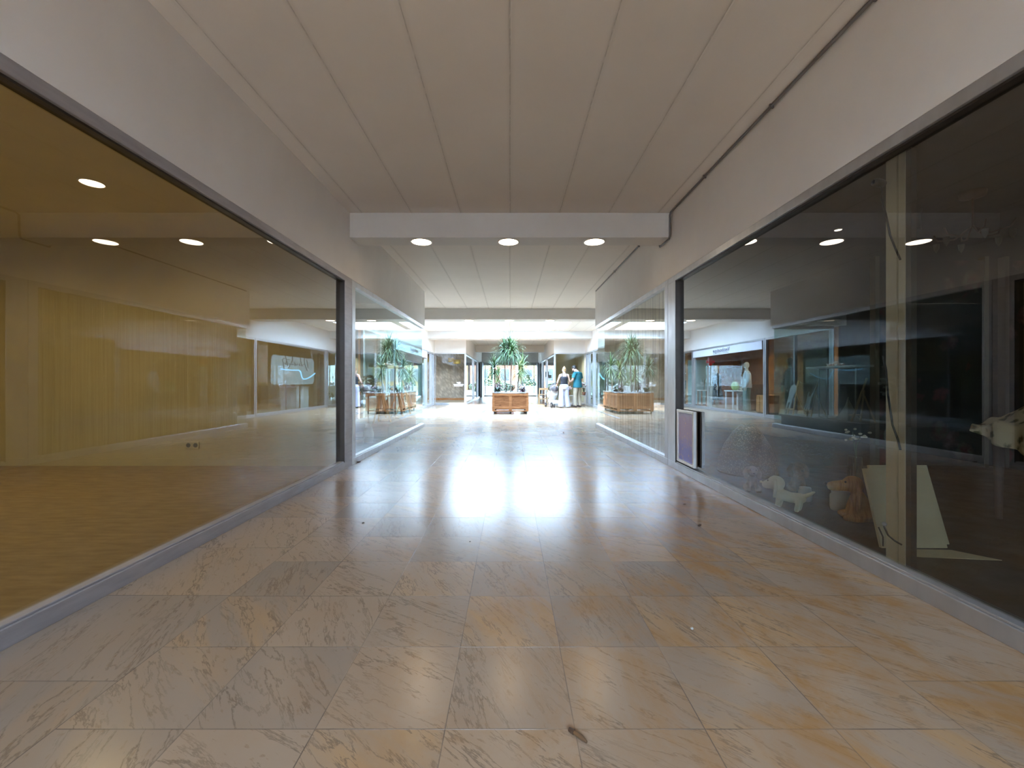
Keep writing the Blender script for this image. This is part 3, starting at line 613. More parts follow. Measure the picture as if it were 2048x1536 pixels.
dracaena('short dracaena with a dark spiky head at the left of the near crate', -.50, 14.05, 1.50, (-.03, 0), 60, .47, 'leaf', 11)
dracaena('tall dracaena with two heads rising left of the crate centre', -.16, 14.35, 1.98, (-.03, .05), 62, .52, 'leaf', 12, heads=2)
dracaena('tallest dracaena with drooping leaves at the crate centre', .02, 14.15, 2.03, (.05, .05), 74, .56, 'leaf', 13, heads=2)
dracaena('slender yellow-green dracaena at the right of the near crate', .26, 14.40, 1.42, (.06, .08), 56, .46, 'leafy', 14)
dracaena('spiky green dracaena at the right side of the rear crate', .40, 15.25, 1.55, (.05, .02), 60, .50, 'leaf', 15)
dracaena('pale green dracaena at the left side of the rear crate', -.36, 15.35, 1.25, (-.08, 0), 56, .45, 'leafy', 16)
def bushy(name, label, loc, r, h, n, m, seed, wide=.03, ln=.14, stems=6, cat='plant', m2='dleaf'):
    rnd = random.Random(seed); e = thing(name, label, cat, loc); sm = MB(); lf = MB()
    for i in range(stems):
        a = rnd.uniform(0, 2*PI); q = Vector((math.cos(a)*r*rnd.uniform(.3, .9), math.sin(a)*r*rnd.uniform(.3, .9), h*rnd.uniform(.6, 1)))
        sm.tube([(0, 0, -.03), q*.5 + Vector((0, 0, .03)), q], [.006, .005, .003], 5)
        for k in range(n//stems):
            t = rnd.uniform(.3, 1); az = rnd.uniform(0, 2*PI); el = rnd.uniform(-.4, 1.0)
            d = (math.cos(az)*math.cos(el), math.sin(az)*math.cos(el), math.sin(el))
            blade(lf, q*t, d, None, ln*rnd.uniform(.7, 1.2), wide*rnd.uniform(.7, 1.1), .6, 4)
    sm.build('stem', MT['trunk'], e); lf.build('foliage', MT[m], e); return e
bushy('leafy_plant', 'low dark green leafy plant at the left front of the near crate', (-.42, 13.86, .69), .2, .20, 70, 'dleaf', 21)
bushy('leafy_plant', 'low green plant trailing over the right edge of the near crate', (.42, 14.5, .69), .18, .16, 60, 'dleaf', 22)
bushy('purple_plant', 'purple-leaved plant at the right front of the near crate', (.40, 13.9, .69), .16, .26, 56, 'pleaf', 23, .022, .16)
bushy('purple_plant', 'reddish leafy plant at the left side of the rear crate', (-.44, 14.95, .69), .2, .34, 80, 'pleaf', 24, .02, .2)
bushy('leafy_plant', 'dark leafy plant at the back of the rear crate', (.1, 15.55, .69), .22, .3, 80, 'dleaf', 25)
bushy('leafy_plant', 'thin bare-stemmed plant between the tall dracaenas', (-.12, 13.92, .69), .12, .36, 30, 'dleaf', 26, .016, .12)

# ------------------------------------------------------------------ people
def hand(mb, w, d, side, thumb, L_=.18, curl=.5):
    # palm and five fingers from wrist w along d, palm facing side, thumb direction thumb
    w, d, side, th = Vector(w), Vector(d).normalized(), Vector(side).normalized(), Vector(thumb).normalized()
    mb.tube([w, w+d*.04, w+d*.085], [(.02, .026), (.018, .036), (.016, .036)], 10, round_ends=True)
    for i, (o, ln) in enumerate(((.028, .07), (.010, .08), (-.010, .075), (-.028, .06))):
        p = w + d*.085 + th*o; q = p + d*ln*.5 + side*ln*.15*curl*2; r = q + d*ln*.3 + side*ln*.45*curl*2
        mb.tube([p, q, r], [.0095, .009, .0075], 8, round_ends=True)
    p = w + d*.03 + th*.03
    mb.tube([p, p + d*.03 + th*.025, p + d*.06 + th*.032 + side*.012], [.012, .0105, .0085], 8, round_ends=True)
def person(label, loc, rz, h, arms, feet, mats, female, headturn=(0, 0), bow=0.0, nose=True, vox=.0075, cat='person', name='person'):
    e = thing(name, label, cat, loc, rz); k = h/1.75
    S = lambda *p: Vector(p)*k
    sh = .175 if female else .205; hip = .10; tw = (.155, .105) if female else (.175, .115)
    b = MB()
    neckb = S(0, -.01, 1.44); head = S(headturn[0], .02+bow+headturn[1], 1.615-bow*.35)
    hr = Matrix.Rotation(-bow*4.5, 3, 'X') if bow else Matrix.Identity(3)
    if headturn[0]: hr = Matrix.Rotation(headturn[0]*3, 3, 'Y') @ hr
    b.tube([S(0, 0, .90), S(0, 0, 1.0), S(0, -.005, 1.12), S(0, -.01, 1.28), S(0, -.01, 1.40), S(0, -.01, 1.45)],
           [(hip*1.65*k, .115*k), (.155*k, .105*k), ((.125 if female else .15)*k, .10*k), (tw[0]*k, tw[1]*k), (.145*k, .085*k), (.06*k, .06*k)], 18, round_ends=True)
    b.tube([neckb, (neckb+head)/2, head], [.058*k, .053*k, .05*k], 12)
    hv = lambda x, y, z: head + hr @ (Vector((x, y, z))*k)
    b.ell(hv(0, 0, .015), (.077*k, .097*k, .108*k), 20, 14, hr)
    b.ell(hv(0, .03, -.06), (.052*k, .062*k, .058*k), 14, 10, hr)
    b.tube([hv(0, .088, .02), hv(0, .112, -.018), hv(0, .098, -.028)], [.009*k, .015*k, .013*k], 8, round_ends=True)
    for s in (-1, 1): b.ell(hv(s*.078, -.005, -.005), (.012*k, .022*k, .033*k), 10, 8, hr)
    sh_pts = {}
    for s, arm in zip((-1, 1), arms):
        el, wr, hd = (Vector(q)*k for q in arm)
        p = S(s*sh, -.01, 1.385)
        b.tube([S(s*.09, -.01, 1.40), p, p*.45+el*.55, el], [.06*k, .062*k if not female else .05*k, .05*k if not female else .04*k, .041*k if not female else .034*k], 12, round_ends=True)
        b.tube([el, el*.6+wr*.4, wr], [.041*k if not female else .034*k, .042*k if not female else .034*k, .027*k if not female else .023*k], 12, round_ends=True)
        d = hd-wr; hand(b, wr, d, Vector((-s, .2, 0)), Vector((0, 1, .2)) - d.normalized()*Vector((0, 1, .2)).dot(d.normalized()))
        sh_pts[s] = (p, el, wr)
    legs = {}
    for s, ft in zip((-1, 1), feet):
        kn, an = Vector(ft[0])*k, Vector(ft[1])*k; hp = S(s*hip, 0, .92)
        b.tube([hp, hp*.5+kn*.5, kn, kn*.55+an*.45, an], [.095*k, .08*k, .056*k, .056*k, .038*k], 14, round_ends=True)
        toe = an + Vector(ft[2])*k
        b.tube([an + S(0, -.035, -.035), an + S(0, 0, -.045), toe], [(.035*k, .035*k), (.042*k, .04*k), (.04*k, .02*k)], 12, round_ends=True)
        legs[s] = (hp, kn, an, toe)
    o = b.build('body', MT[mats['skin']], e); fuse(o, vox)
    # face
    for s in (-1, 1): MB().ell(hv(s*.031, .087, .012), (.012*k, .007*k, .007*k), 8, 6, hr).build('eye', MT['ink'], e)
    MB().tube([hv(-.022, .092, -.062), hv(0, .098, -.064), hv(.022, .092, -.062)], [.004, .006, .004], 6).build('mouth', MT['pink'], e)
    # hair
    hm = MB(); hm.ell(hv(0, -.018, .035), (.088*k, .10*k, .10*k), 18, 12, hr)
    if female:
        hm.ell(hv(0, -.03, .135), (.045*k, .045*k, .04*k), 12, 8, hr); hm.ell(hv(0, -.075, -.03), (.055*k, .03*k, .06*k), 12, 8, hr)
    else:
        rnd = random.Random(3)
        for i in range(26):
            a = rnd.uniform(0, 2*PI); t = rnd.uniform(-.02, .11); q = math.sqrt(max(0, 1-(t/.13)**2))
            hm.ell(hv(math.cos(a)*.078*q, -.018+math.sin(a)*.088*q, .05+t*.75), (.024*k, .024*k, .022*k), 8, 6)
    fuse(hm.build('hair', MT[mats['hair']], e), .009, 2)
    if mats.get('beard'):
        bd = MB(); bd.tube([hv(-.062, .04, -.05), hv(-.045, .085, -.085), hv(0, .105, -.10), hv(.045, .085, -.085), hv(.062, .04, -.05)], [.018*k, .024*k, .03*k, .024*k, .018*k], 8, round_ends=True)
        bd.build('beard', MT[mats['hair']], e)
    # top
    t = MB()
    if female:
        t.tube([S(0, 0, .985), S(0, -.003, 1.12), S(0, -.012, 1.27), S(0, -.015, 1.335)], [(.168*k, .118*k), (.146*k, .118*k), (.168*k, .122*k), (.150*k, .10*k)], 20)
        for s in (-1, 1): t.tube([S(s*.105, -.085, 1.31), S(s*.095, -.05, 1.44), S(s*.085, .0, 1.462), S(s*.09, .06, 1.40), S(s*.10, .09, 1.30)], [.02*k, .018*k, .018*k, .018*k, .02*k], 8)
    else:
        t.tube([S(0, 0, .81), S(0, 0, .97), S(0, -.003, 1.12), S(0, -.012, 1.28), S(0, -.012, 1.40), S(0, -.008, 1.462)],
               [(.232*k, .178*k), (.218*k, .163*k), (.188*k, .132*k), (.198*k, .135*k), (.17*k, .105*k), (.078*k, .075*k)], 22)
        for s in (-1, 1):
            p, el, wr = sh_pts[s]; t.tube([S(s*.10, -.01, 1.39), p, p*.3+el*.7], [.08*k, .082*k, .078*k], 14, round_ends=False)
    fuse(t.build('tank_top' if female else 't_shirt', MT[mats['top']], e), .009, 3)
    # trousers
    t = MB(); t.tube([S(0, 0, .80), S(0, -.005, .90), S(0, 0, .99), S(0, 0, 1.035 if female else .99)], [(.185*k, .135*k), (.188*k, .14*k), (.165*k, .12*k), (.158*k, .115*k)], 20)
    for s in (-1, 1):
        hp, kn, an, toe = legs[s]
        if female: t.tube([hp, hp*.5+kn*.5, kn, an + S(s*.01, 0, -.045)], [(.108*k, .12*k), (.104*k, .108*k), (.108*k, .106*k), (.125*k, .12*k)], 16)
        else: t.tube([hp, hp*.5+kn*.5, kn, kn*.5+an*.5, an + S(0, 0, -.01)], [.108*k, .098*k, .084*k, .076*k, .072*k], 16)
        sh_ = MB(); sh_.tube([an + S(0, -.045, -.045), an + S(0, -.005, -.042), an*.35 + toe*.65 + S(0, 0, -.004), toe], [(.042*k, .03*k), (.046*k, .04*k), (.048*k, .032*k), (.04*k, .02*k)], 12, round_ends=True)
        sh_.v = [(x, y, max(.004, z)) for x, y, z in sh_.v]
        sh_.build('shoe', MT['black'], e)
    fuse(t.build('trousers', MT[mats['legs']], e), .010, 4)
    return e
person('woman with blond bun in black tank top and pale wide trousers, seen from behind', (2.20, 17.05, 0), .12, 1.67,
       (((-.27, .02, 1.12), (-.29, .17, .93), (-.29, .26, .90)), ((.25, .03, 1.12), (.24, .20, .98), (.22, .30, .96))),
       (((-.11, .02, .50), (-.13, -.02, .085), (-.01, .15, -.05)), ((.12, .05, .50), (.17, .06, .085), (.05, .15, -.05))),
       dict(skin='skin', hair='blond', top='navy', legs='lilac'), True, (.02, 0), .05)
person('dark-haired bearded man in teal t-shirt and khaki trousers, head bowed', (2.80, 17.38, 0), .85, 1.77,
       (((-.28, .06, 1.12), (-.25, .27, .96), (-.23, .36, .93)), ((.28, -.02, 1.10), (.27, .16, .92), (.25, .25, .88))),
       (((-.10, .05, .50), (-.11, .04, .085), (-.02, .16, -.05)), ((.11, .02, .50), (.13, -.03, .085), (.03, .16, -.05))),
       dict(skin='skin2', hair='dhair', top='tealtee', legs='khaki', beard=True), False, (0, .02), .11)

# stroller beside the woman
e = thing('stroller', 'pale stroller with dark hood beside the woman in white trousers', 'stroller', (1.80, 17.5, 0), .25)
fr = MB()
for s in (-1, 1):
    fr.tube([(s*.19, -.42, .98), (s*.19, -.30, .80), (s*.18, .0, .45), (s*.16, .40, .12)], .011, 8)
    fr.tube([(s*.19, -.34, .10), (s*.19, -.12, .40), (s*.18, .05, .62)], .011, 8)
fr.tube([(-.19, -.34, .10), (.19, -.34, .10)], .01, 8); fr.tube([(-.16, .38, .13), (.16, .38, .13)], .01, 8)
fr.build('chassis', MT['grey'], e)
MB().tube([(-.19, -.42, .98), (-.1, -.45, 1.0), (.1, -.45, 1.0), (.19, -.42, .98)], .015, 8).build('handle', MT['black'], e)
sb = MB(); sb.tube([(0, -.18, .82), (0, -.12, .52), (0, .02, .40), (0, .28, .42), (0, .40, .55)], [(.17, .03), (.17, .05), (.17, .06), (.165, .05), (.15, .03)], 14, round_ends=True); fuse(sb.build('seat', MT['offwhite'], e), .012)
MB().box(-.15, .15, -.30, .10, .14, .30).build('basket', MT['offwhite'], e, .02)
hd = MB(); hd.lathe([(.20, 0), (.195, .06), (.17, .13), (.11, .19), (.0, .21)], (0, 0, 0), 20); ho = hd.build('hood', MT['hood'], e); ho.location = (0, -.06, .74); ho.rotation_euler = (.35, 0, 0); ho.scale = (.9, 1.15, 1)
for x in (-.19, .19):
    for y, r in ((-.34, .11), (.40, .085)):
        wv = MB().cyl((x-.02, y, r), (x+.02, y, r), r, n=20).build('wheel', MT['black'], e); MB().cyl((x-.024, y, r), (x+.024, y, r), r*.35, n=12).build('hub', MT['alu'], wv)

# wooden chair by the exit
e = thing('wooden_chair', 'pale wooden chair near the exit doors', 'chair', (1.62, 20.6, 0), .08)
for x in (-.2, .2):
    MB().box(x-.022, x+.022, -.2, -.156, 0, .76).build('leg', MT['pine'], e, .004); MB().box(x-.022, x+.022, .16, .204, 0, .43).build('leg', MT['pine'], e, .004)
MB().box(-.225, .225, -.205, .21, .42, .45).build('seat', MT['pine'], e, .006)
MB().box(-.18, .18, -.195, -.17, .66, .75).build('backrest', MT['pine'], e, .005)
MB().box(-.05, .05, -.19, -.175, .45, .66).build('splat', MT['brown'], e)
MB().box(-.18, .18, -.19, -.17, .2, .24).build('stretcher', MT['pine'], e); MB().box(-.18, .18, .17, .19, .2, .24).build('stretcher', MT['pine'], e)
MB().box(-.055, .055, -.15, -.10, .02, .42).box(-.055, .055, -.15, .12, .0, .02).build('brace', MT['brown'], e)

# plant racks in front of the far right shop
def rack(label, loc, w=.36, h=.44):
    e = thing('wire_rack', label, 'stand', loc, 0, 'metal stands by the far right shop')
    for x in (-w/2, w/2):
        for y in (-.14, .14): MB().cyl((x, y, 0), (x, y, h), .011, n=8).build('leg', MT['alu'], e)
    MB().box(-w/2-.02, w/2+.02, -.16, .16, h, h+.02).build('top', MT['alu'], e)
    s = MB()
    for i in range(5): s.cyl((-w/2+w*i/4, -.14, .10), (-w/2+w*i/4, -.14, h), .005, n=6)
    s.box(-w/2, w/2, -.14, .14, .09, .1); s.build('shelf', MT['alu'], e); return e
rack('metal stand behind the man, nearer the stroller', (2.62, 18.7, 0)); rack('metal stand behind the man, nearer the right wall', (3.16, 18.6, 0))
def bouquet(label, loc, cols, r, n, h, seed, pot='terra', name='flower_pot'):
    rnd = random.Random(seed); e = thing(name, label, 'flowers', loc)
    MB().lathe([(.0, 0), (.065, 0), (.085, .13), (.09, .14), (.08, .14), (.075, .12), (0, .11)], n=18).build('pot', MT[pot], e)
    st = MB(); bl = {c: MB() for c in cols}
    for i in range(n):
        a = rnd.uniform(0, 2*PI); q = r*math.sqrt(rnd.random()); t = Vector((math.cos(a)*q, math.sin(a)*q, .14 + h*rnd.uniform(.4, 1)))
        st.tube([(0, 0, .1), t*.5 + Vector((0, 0, .05)), t], .004, 5)
        c = cols[i % len(cols)]
        for j in range(6): bl[c].ell(t + Vector((math.cos(j*1.05)*.022, math.sin(j*1.05)*.022, rnd.uniform(-.01, .012))), (.02, .02, .012), 6, 4)
        bl[c].ell(t, (.012, .012, .014), 6, 4)
        blade(st, t*.6, (math.cos(a+1), math.sin(a+1), .3), None, .12, .014, .5, 3)
    st.build('stem', MT['dleaf'], e)
    for c in cols: bl[c].build('blossom', MT[c], e)
    return e
bouquet('pink and white potted flowers on the metal stand nearer the stroller', (2.62, 18.7, .46), ('pink', 'flower'), .15, 26, .30, 31)
bouquet('yellow and white potted flowers on the metal stand nearer the right wall', (3.05, 18.58, .46), ('yellow', 'flower'), .12, 22, .26, 32)
bouquet('tall peach potted flowers at the right of the wider metal stand', (3.28, 18.6, .46), ('pink', 'flower'), .10, 22, .42, 33)
e = thing('potted_hydrangea', 'round pale green potted hydrangea inside the right doorway', 'plant', (3.74, 18.25, .012))
MB().lathe([(0, 0), (.09, 0), (.13, .26), (.12, .26), (0, .24)], n=18).build('pot', MT['offwhite'], e)
b = MB(); rnd = random.Random(8)
for i in range(60):
    a, t = rnd.uniform(0, 2*PI), rnd.uniform(-.5, 1); q = math.sqrt(max(0, 1-t*t)); b.ell((math.cos(a)*q*.16, math.sin(a)*q*.16, .42+t*.15), (.045, .045, .04), 7, 5)
b.build('blossom', MT['leafy'], e)

# ------------------------------------------------------------------ left atrium shop (sign band, banner, display)
XL = -A
e = thing('shop_sign', 'long white sign band with dark lettering over the left atrium shop', 'sign', (XL+.012, 14.95, 0))
MB().box(-.06, .012, -2.36, 2.36, 2.045, 2.30).build('board', MT['sign'], e, .004)
text('lettering', 'Vestiboutique', .215, (.0145, .08, 2.19), (PI/2, 0, PI/2), MT['ink'], e)
t = MB(); t.box(.0125, .015, -.44, .64, 2.083, 2.095); t.build('underline', MT['ink'], e)
e = thing('red_cross', 'red cross emblem hanging in the left atrium shop window', 'sign', (XL-.24, 16.36, 1.84))
MB().box(-.16, .16, -.02, .02, -.055, .055).box(-.055, .055, -.02, .02, -.16, -.055).box(-.055, .055, -.02, .02, .055, .16).build('emblem', MT['redcross'], e); MB().cyl((0, 0, .155), (0, 0, 1.03), .004, n=6).build('wire', MT['black'], e)
e = thing('standing_banner', 'greige banner with vertical dark lettering in the left atrium shop', 'banner', (XL-.085, 16.13, .012))
MB().box(-.02, .0, -.22, .22, 0, 1.62).build('panel', MT['banner'], e, .01)
MB().box(-.10, .012, -.2, .2, 0, .02).build('base', MT['grey'], e)
o = text('lettering', 'CROIX-ROUGE', .19, (.004, .0, .90), (0, 0, 0), MT['ink'], e)
if 1: o.rotation_mode = 'QUATERNION'; o.rotation_quaternion = Matrix(((0, 0, 1), (0, -1, 0), (1, 0, 0))).transposed().to_quaternion()
def mannequin(label, loc, rz, top, legs, h=1.72, skirt=False):
    e = thing('mannequin', label, 'mannequin', loc, rz); k = h/1.75; S = lambda *p: Vector(p)*k
    b = MB()
    b.ell(S(0, .02, 1.64), (.075*k, .095*k, .115*k)); b.tube([S(0, 0, 1.42), S(0, .01, 1.58)], .045*k, 10)
    for s in (-1, 1):
        b.tube([S(s*.2, 0, 1.38), S(s*.27, 0, 1.12), S(s*.26, .1, .9)], [.045*k, .036*k, .026*k], 10, round_ends=True)
        hand(b, S(s*.26, .1, .9), S(0, .15, -1), S(-s, 0, 0), S(0, 1, 0))
        b.tube([S(s*.09, 0, .9), S(s*.1, .02, .5), S(s*.1, 0, .07)], [.08*k, .055*k, .035*k], 10)
        b.tube([S(s*.1, -.03, .04), S(s*.11, .16, .025)], [(.04*k, .035*k), (.035*k, .02*k)], 10, round_ends=True)
    b.tube([S(0, 0, .85), S(0, 0, 1.1), S(0, 0, 1.35), S(0, 0, 1.43)], [(.16*k, .11*k), (.13*k, .1*k), (.165*k, .1*k), (.07*k, .06*k)], 14, round_ends=True)
    fuse(b.build('body', MT['dish'], e), .012, 3)
    t = MB(); t.tube([S(0, 0, .86), S(0, 0, 1.05), S(0, 0, 1.3), S(0, 0, 1.44)], [(.22*k, .15*k), (.19*k, .135*k), (.19*k, .125*k), (.09*k, .075*k)], 18)
    for s in (-1, 1): t.tube([S(s*.12, 0, 1.37), S(s*.22, 0, 1.3), S(s*.285, .02, 1.1), S(s*.27, .1, .95)], [.075*k, .075*k, .066*k, .06*k], 12)
    fuse(t.build('blouse', MT[top], e), .012, 3)
    t = MB()
    if skirt: t.tube([S(0, 0, .95), S(0, 0, .8), S(0, .01, .35)], [(.16*k, .12*k), (.2*k, .15*k), (.3*k, .24*k)], 20)
    else:
        t.tube([S(0, 0, .82), S(0, 0, 1.0)], [(.185*k, .13*k), (.155*k, .115*k)], 16)
        for s in (-1, 1): t.tube([S(s*.095, 0, .9), S(s*.11, .02, .5), S(s*.12, 0, .08)], [.1*k, .09*k, .1*k], 14)
    fuse(t.build('skirt' if skirt else 'trousers', MT[legs], e), .012, 3); return e
mannequin('mannequin in white shirt and sage trousers in the left atrium shop', (-3.95, 14.3, .012), -1.3, 'shirt', 'green')
mannequin('mannequin in dark spotted dress behind the banner in the left atrium shop', (-4.05, 16.55, .012), -1.5, 'dots', 'dots', 1.68, True)
mannequin('mannequin in dark jacket by the near door of the left atrium shop', (-4.0, 12.15, .012), -1.4, 'hood', 'navy', 1.75)
e = thing('white_table', 'small white table with plant in the left atrium shop', 'table', (-3.95, 15.05, .012), .1)
MB().box(-.25, .25, -.35, .35, .70, .74).build('tabletop', MT['white'], e, .006)
for x in (-.2, .2):
    for y in (-.3, .3): MB().box(x-.02, x+.02, y-.02, y+.02, 0, .7).build('leg', MT['white'], e)
o = MB().ell((0, 0, .15), (.12, .19, .16)).build('green_bag', MT['lime'], loc=(-3.95, 15.05, .755)); fuse(o, .02); tag(o, 'lime green bag on the white table in the left atrium shop', 'bag')
for nm, lab, x, y, w, d, h, m in (('wooden_cabinet', 'brown wooden cabinet beside the banner in the left atrium shop', -4.75, 15.45, .6, .7, .95, 'brown'),
                                  ('wooden_chest', 'reddish chest right of the white shirt mannequin', -4.2, 13.55, .5, .4, .62, 'orangewood'),
                                  ('pale_screen', 'pale blue screen at the far side of the left atrium shop', -4.2, 18.45, 1.2, .08, 2.0, 'blue')):
    e = thing(nm, lab, 'furniture', (x, y, .012)); MB().box(-w/2, w/2, -d/2, d/2, .06, h).build('carcass', MT[m], e, .01)
    MB().box(-w/2+.02, w/2-.02, -d/2+.01, d/2-.01, 0, .06).build('plinth', MT['black'], e)
    if m != 'blue':
        for k in (-1, 1): dr = MB().box(w/2, w/2+.018, k*d*.25-d*.22, k*d*.25+d*.22, .09, h-.03).build('door', MT[m], e, .004); MB().cyl((w/2+.018, k*.02, h*.55), (w/2+.04, k*.02, h*.55), .012, n=8).build('knob', MT['gold'], dr)
    else:
        for k in range(3): MB().box(w/2, w/2+.012, -d/2, d/2, .2+k*.6, .24+k*.6).build('rail', MT['white'], e)
e = thing('hat_stand', 'hat stand with a dark straw hat in the left atrium shop', 'stand', (-4.25, 14.95, .012))
MB().cyl((0, 0, 0), (0, 0, 1.35), .015, n=10).lathe([(0, 0), (.14, 0), (.14, .02), (0, .03)]).build('pole', MT['brown'], e)
o = MB().lathe([(.2, 0), (.12, .01), (.11, .1), (.0, .12)]).build('straw_hat', MT['brown'], loc=(-4.25, 14.95, 1.34)); tag(o, 'dark straw hat on the stand in the left atrium shop', 'hat')
e = thing('side_table', 'tall plant table beside the pale blue screen', 'table', (-3.8, 17.15, .012))
MB().box(-.2, .2, -.2, .2, .68, .71).build('tabletop', MT['white'], e)
for x in (-.17, .17):
    for y in (-.17, .17): MB().box(x-.015, x+.015, y-.015, y+.015, 0, .68).build('leg', MT['terra'], e)
bushy('branch_plant', 'sparse branching plant on the tall table in the left atrium shop', (-3.8, 17.15, .73), .2, .5, 24, 'dleaf', 41, .012, .1)
e = thing('brown_door', 'open brown wooden door at the near left atrium bay', 'door', (-3.62, 10.2, .012)); MB().box(-.03, .03, 0, .85, 0, 2.1).build('leaf', MT['brown'], e, .005); MB().cyl((.03, .78, 1.0), (.09, .78, 1.0), .014, n=10).build('handle', MT['alu'], e)
e = thing('orange_door', 'narrow orange wooden door standing open at the far left bay', 'door', (-3.62, 18.35, .012)); MB().box(-.03, .03, 0, .10, 0, 2.28).build('leaf', MT['orangewood'], e, .005); MB().box(.03, .07, .03, .07, .75, 1.1).build('handle', MT['black'], e)

# ------------------------------------------------------------------ right atrium shop (script, neon, poster)
def onglass(zx, zy, d=0.0):
    px, py = 540+zx/18.618, 690+zy/18.618; q = 4.14+A+.055+d; Y = q*F/(CX-px); return Vector((A+.047-d, Y, H+(CY-py)*Y/F))
strokes = [[(1360, 550), (1390, 700), (1410, 850)], [(1270, 480), (1275, 640), (1310, 790), (1390, 970)], [(1290, 745), (1240, 712), (1200, 740), (1190, 785), (1235, 770)],
           [(1130, 490), (1150, 640), (1165, 775)], [(1120, 690), (1085, 700), (1080, 750), (1120, 770)], [(1010, 690), (1020, 745), (985, 775)], [(905, 650), (925, 720), (915, 780)],
           [(1020, 740), (960, 720), (940, 770)], [(870, 735), (820, 705), (790, 740)], [(820, 420), (835, 540), (760, 720), (670, 885)], [(690, 690), (745, 722), (800, 730)],
           [(560, 390), (605, 560), (640, 720), (650, 770)], [(630, 535), (725, 548)], [(560, 512), (500, 500), (450, 560), (480, 640), (565, 690), (590, 722)], [(590, 610), (580, 715)], [(480, 655), (500, 780), (512, 905)]]
e = thing('script_lettering', 'dark handwritten script on the right atrium shop glass', 'lettering')
mb = MB()
for s in strokes: mb.tube([onglass(*q) for q in s], .011, 6)
mb.build('lettering', MT['ink'], e)
e = thing('neon_line', 'glowing blue wavy neon line under the dark script', 'neon')
MB().tube([onglass(*q) for q in ((395, 880), (470, 905), (600, 922), (820, 938), (1040, 938), (1100, 960), (1140, 1020), (1160, 1110), (1185, 1210), (1240, 1272), (1330, 1265), (1420, 1230), (1540, 1160), (1670, 1055))], .02, 8).build('tube', MT['neon'], e)
e = thing('pale_board', 'large pale rounded board behind the dark script', 'board', (3.95, 15.75, .012))
pts = []
for cx_, cz_, a0 in ((1.35, 1.15, -PI/2), (1.35, 1.78, 0), (-1.35, 1.78, PI/2), (-1.35, 1.15, PI)):
    pts += [(cx_+.2*math.cos(a0+i*PI/12), cz_+.2*math.sin(a0+i*PI/12)) for i in range(7)]
MB().prism(pts, (0, 0, 0), (0, 1, 0), (0, 0, 1), .03).build('panel', MT['pale'], e)
for y in (-.5, .5): MB().bar((0.06, y, 0), (.06, y, 1.2), .04).box(-.1, .22, y-.03, y+.03, 0, .03).build('support', MT['brown'], e)
o = MB().box(3.52, 3.53, 12.72, 13.25, 1.05, 2.2).build('poster', MT['poster']); tag(o, 'reddish figure poster at the near end of the script window', 'poster')
e = thing('sales_counter', 'white counter at the far end of the script shop', 'counter', (4.45, 16.75, .012)); MB().box(-.3, .3, -.5, .5, 0, .82).build('carcass', MT['offwhite'], e, .01); MB().box(-.33, .33, -.53, .53, .82, .86).build('worktop', MT['white'], e, .005)
bouquet('yellow and white flowers on the white counter in the script shop', (4.45, 16.6, .874), ('yellow', 'flower'), .16, 28, .4, 51)
for k, (x, y, w, d, h) in enumerate(((5.4, 13.6, .9, 1.4, 1.2), (5.6, 15.6, .8, 1.2, .9))):
    e = thing('brown_cabinet', ('taller', 'lower')[k]+' brown cabinet at the back of the script shop', 'cabinet', (x, y, .012)); MB().box(-w/2, w/2, -d/2, d/2, .08, h).build('carcass', MT['brown'], e, .01); MB().box(-w/2+.03, w/2-.03, -d/2+.03, d/2-.03, 0, .08).build('plinth', MT['black'], e)
    for q in (-1, 1): MB().box(-w/2-.018, -w/2, q*d*.25-d*.22, q*d*.25+d*.22, .12, h-.05).build('door', MT['brown'], e, .004)
e = thing('wooden_door', 'brown wooden door at the near right atrium bay', 'door', (3.62, 11.35, .012)); MB().box(-.03, .03, 0, .95, 0, 1.35).build('leaf', MT['brown'], e, .005); MB().cyl((-.09, .85, 1.0), (-.03, .85, 1.0), .014, n=10).build('handle', MT['alu'], e)
e = thing('brown_screen', 'brown wooden screen inside the far right doorway', 'screen', (3.85, 17.5, .012)); MB().box(-.03, .03, 0, .7, 0, 2.2).build('panel', MT['brown'], e); MB().box(-.05, .05, -.03, 0, 0, 2.25).box(-.05, .05, .7, .73, 0, 2.25).build('upright', MT['brown'], e)

# ------------------------------------------------------------------ far shops
e = thing('window_lettering', 'white lettering lines on the far left shop glass', 'lettering', (-2.36, COR[1]+.0535, .93))
t = MB(); t.box(-.235, .235, -.003, 0, -.012, .012)
for a, b, z in ((-.085, -.045, .085), (-.04, .085, .095), (-.03, .08, .05), (-.2, -.13, -.06), (-.12, -.03, -.06), (-.02, .18, -.06)): t.box(a, b, -.003, 0, z-.016, z+.016)
t.build('lettering', MT['whiteink'], e)
for lab, x, y, z, r in (('larger gold drum pendant lamp in the wallpapered shop', -2.62, 20.6, 1.94, .19), ('smaller gold drum pendant lamp at the left of the larger one', -2.95, 21.0, 2.05, .15)):
    e = thing('pendant_lamp', lab, 'lamp', (x, y, z)); MB().lathe([(r*.97, 0), (r, 0), (r, .2), (r*.97, .2)], n=28).build('lamp_shade', MT['gold'], e)
    MB().cyl((0, 0, .2), (0, 0, 2.7-z), .006, n=6).build('cord', MT['black'], e); MB().lathe([(0, .05), (.04, .07), (.04, .12), (0, .15)]).build('bulb', MT['dimglow'], e)
e = thing('wall_phone', 'two black boxes on the right corridor mullion near the exit', 'intercom', (1.997, 23.55, 1.32)); MB().box(-.02, .028, -.2, -.03, 0, .3).build('housing', MT['black'], e, .01); MB().box(-.02, .028, .03, .2, 0, .3).build('housing', MT['black'], e, .01)
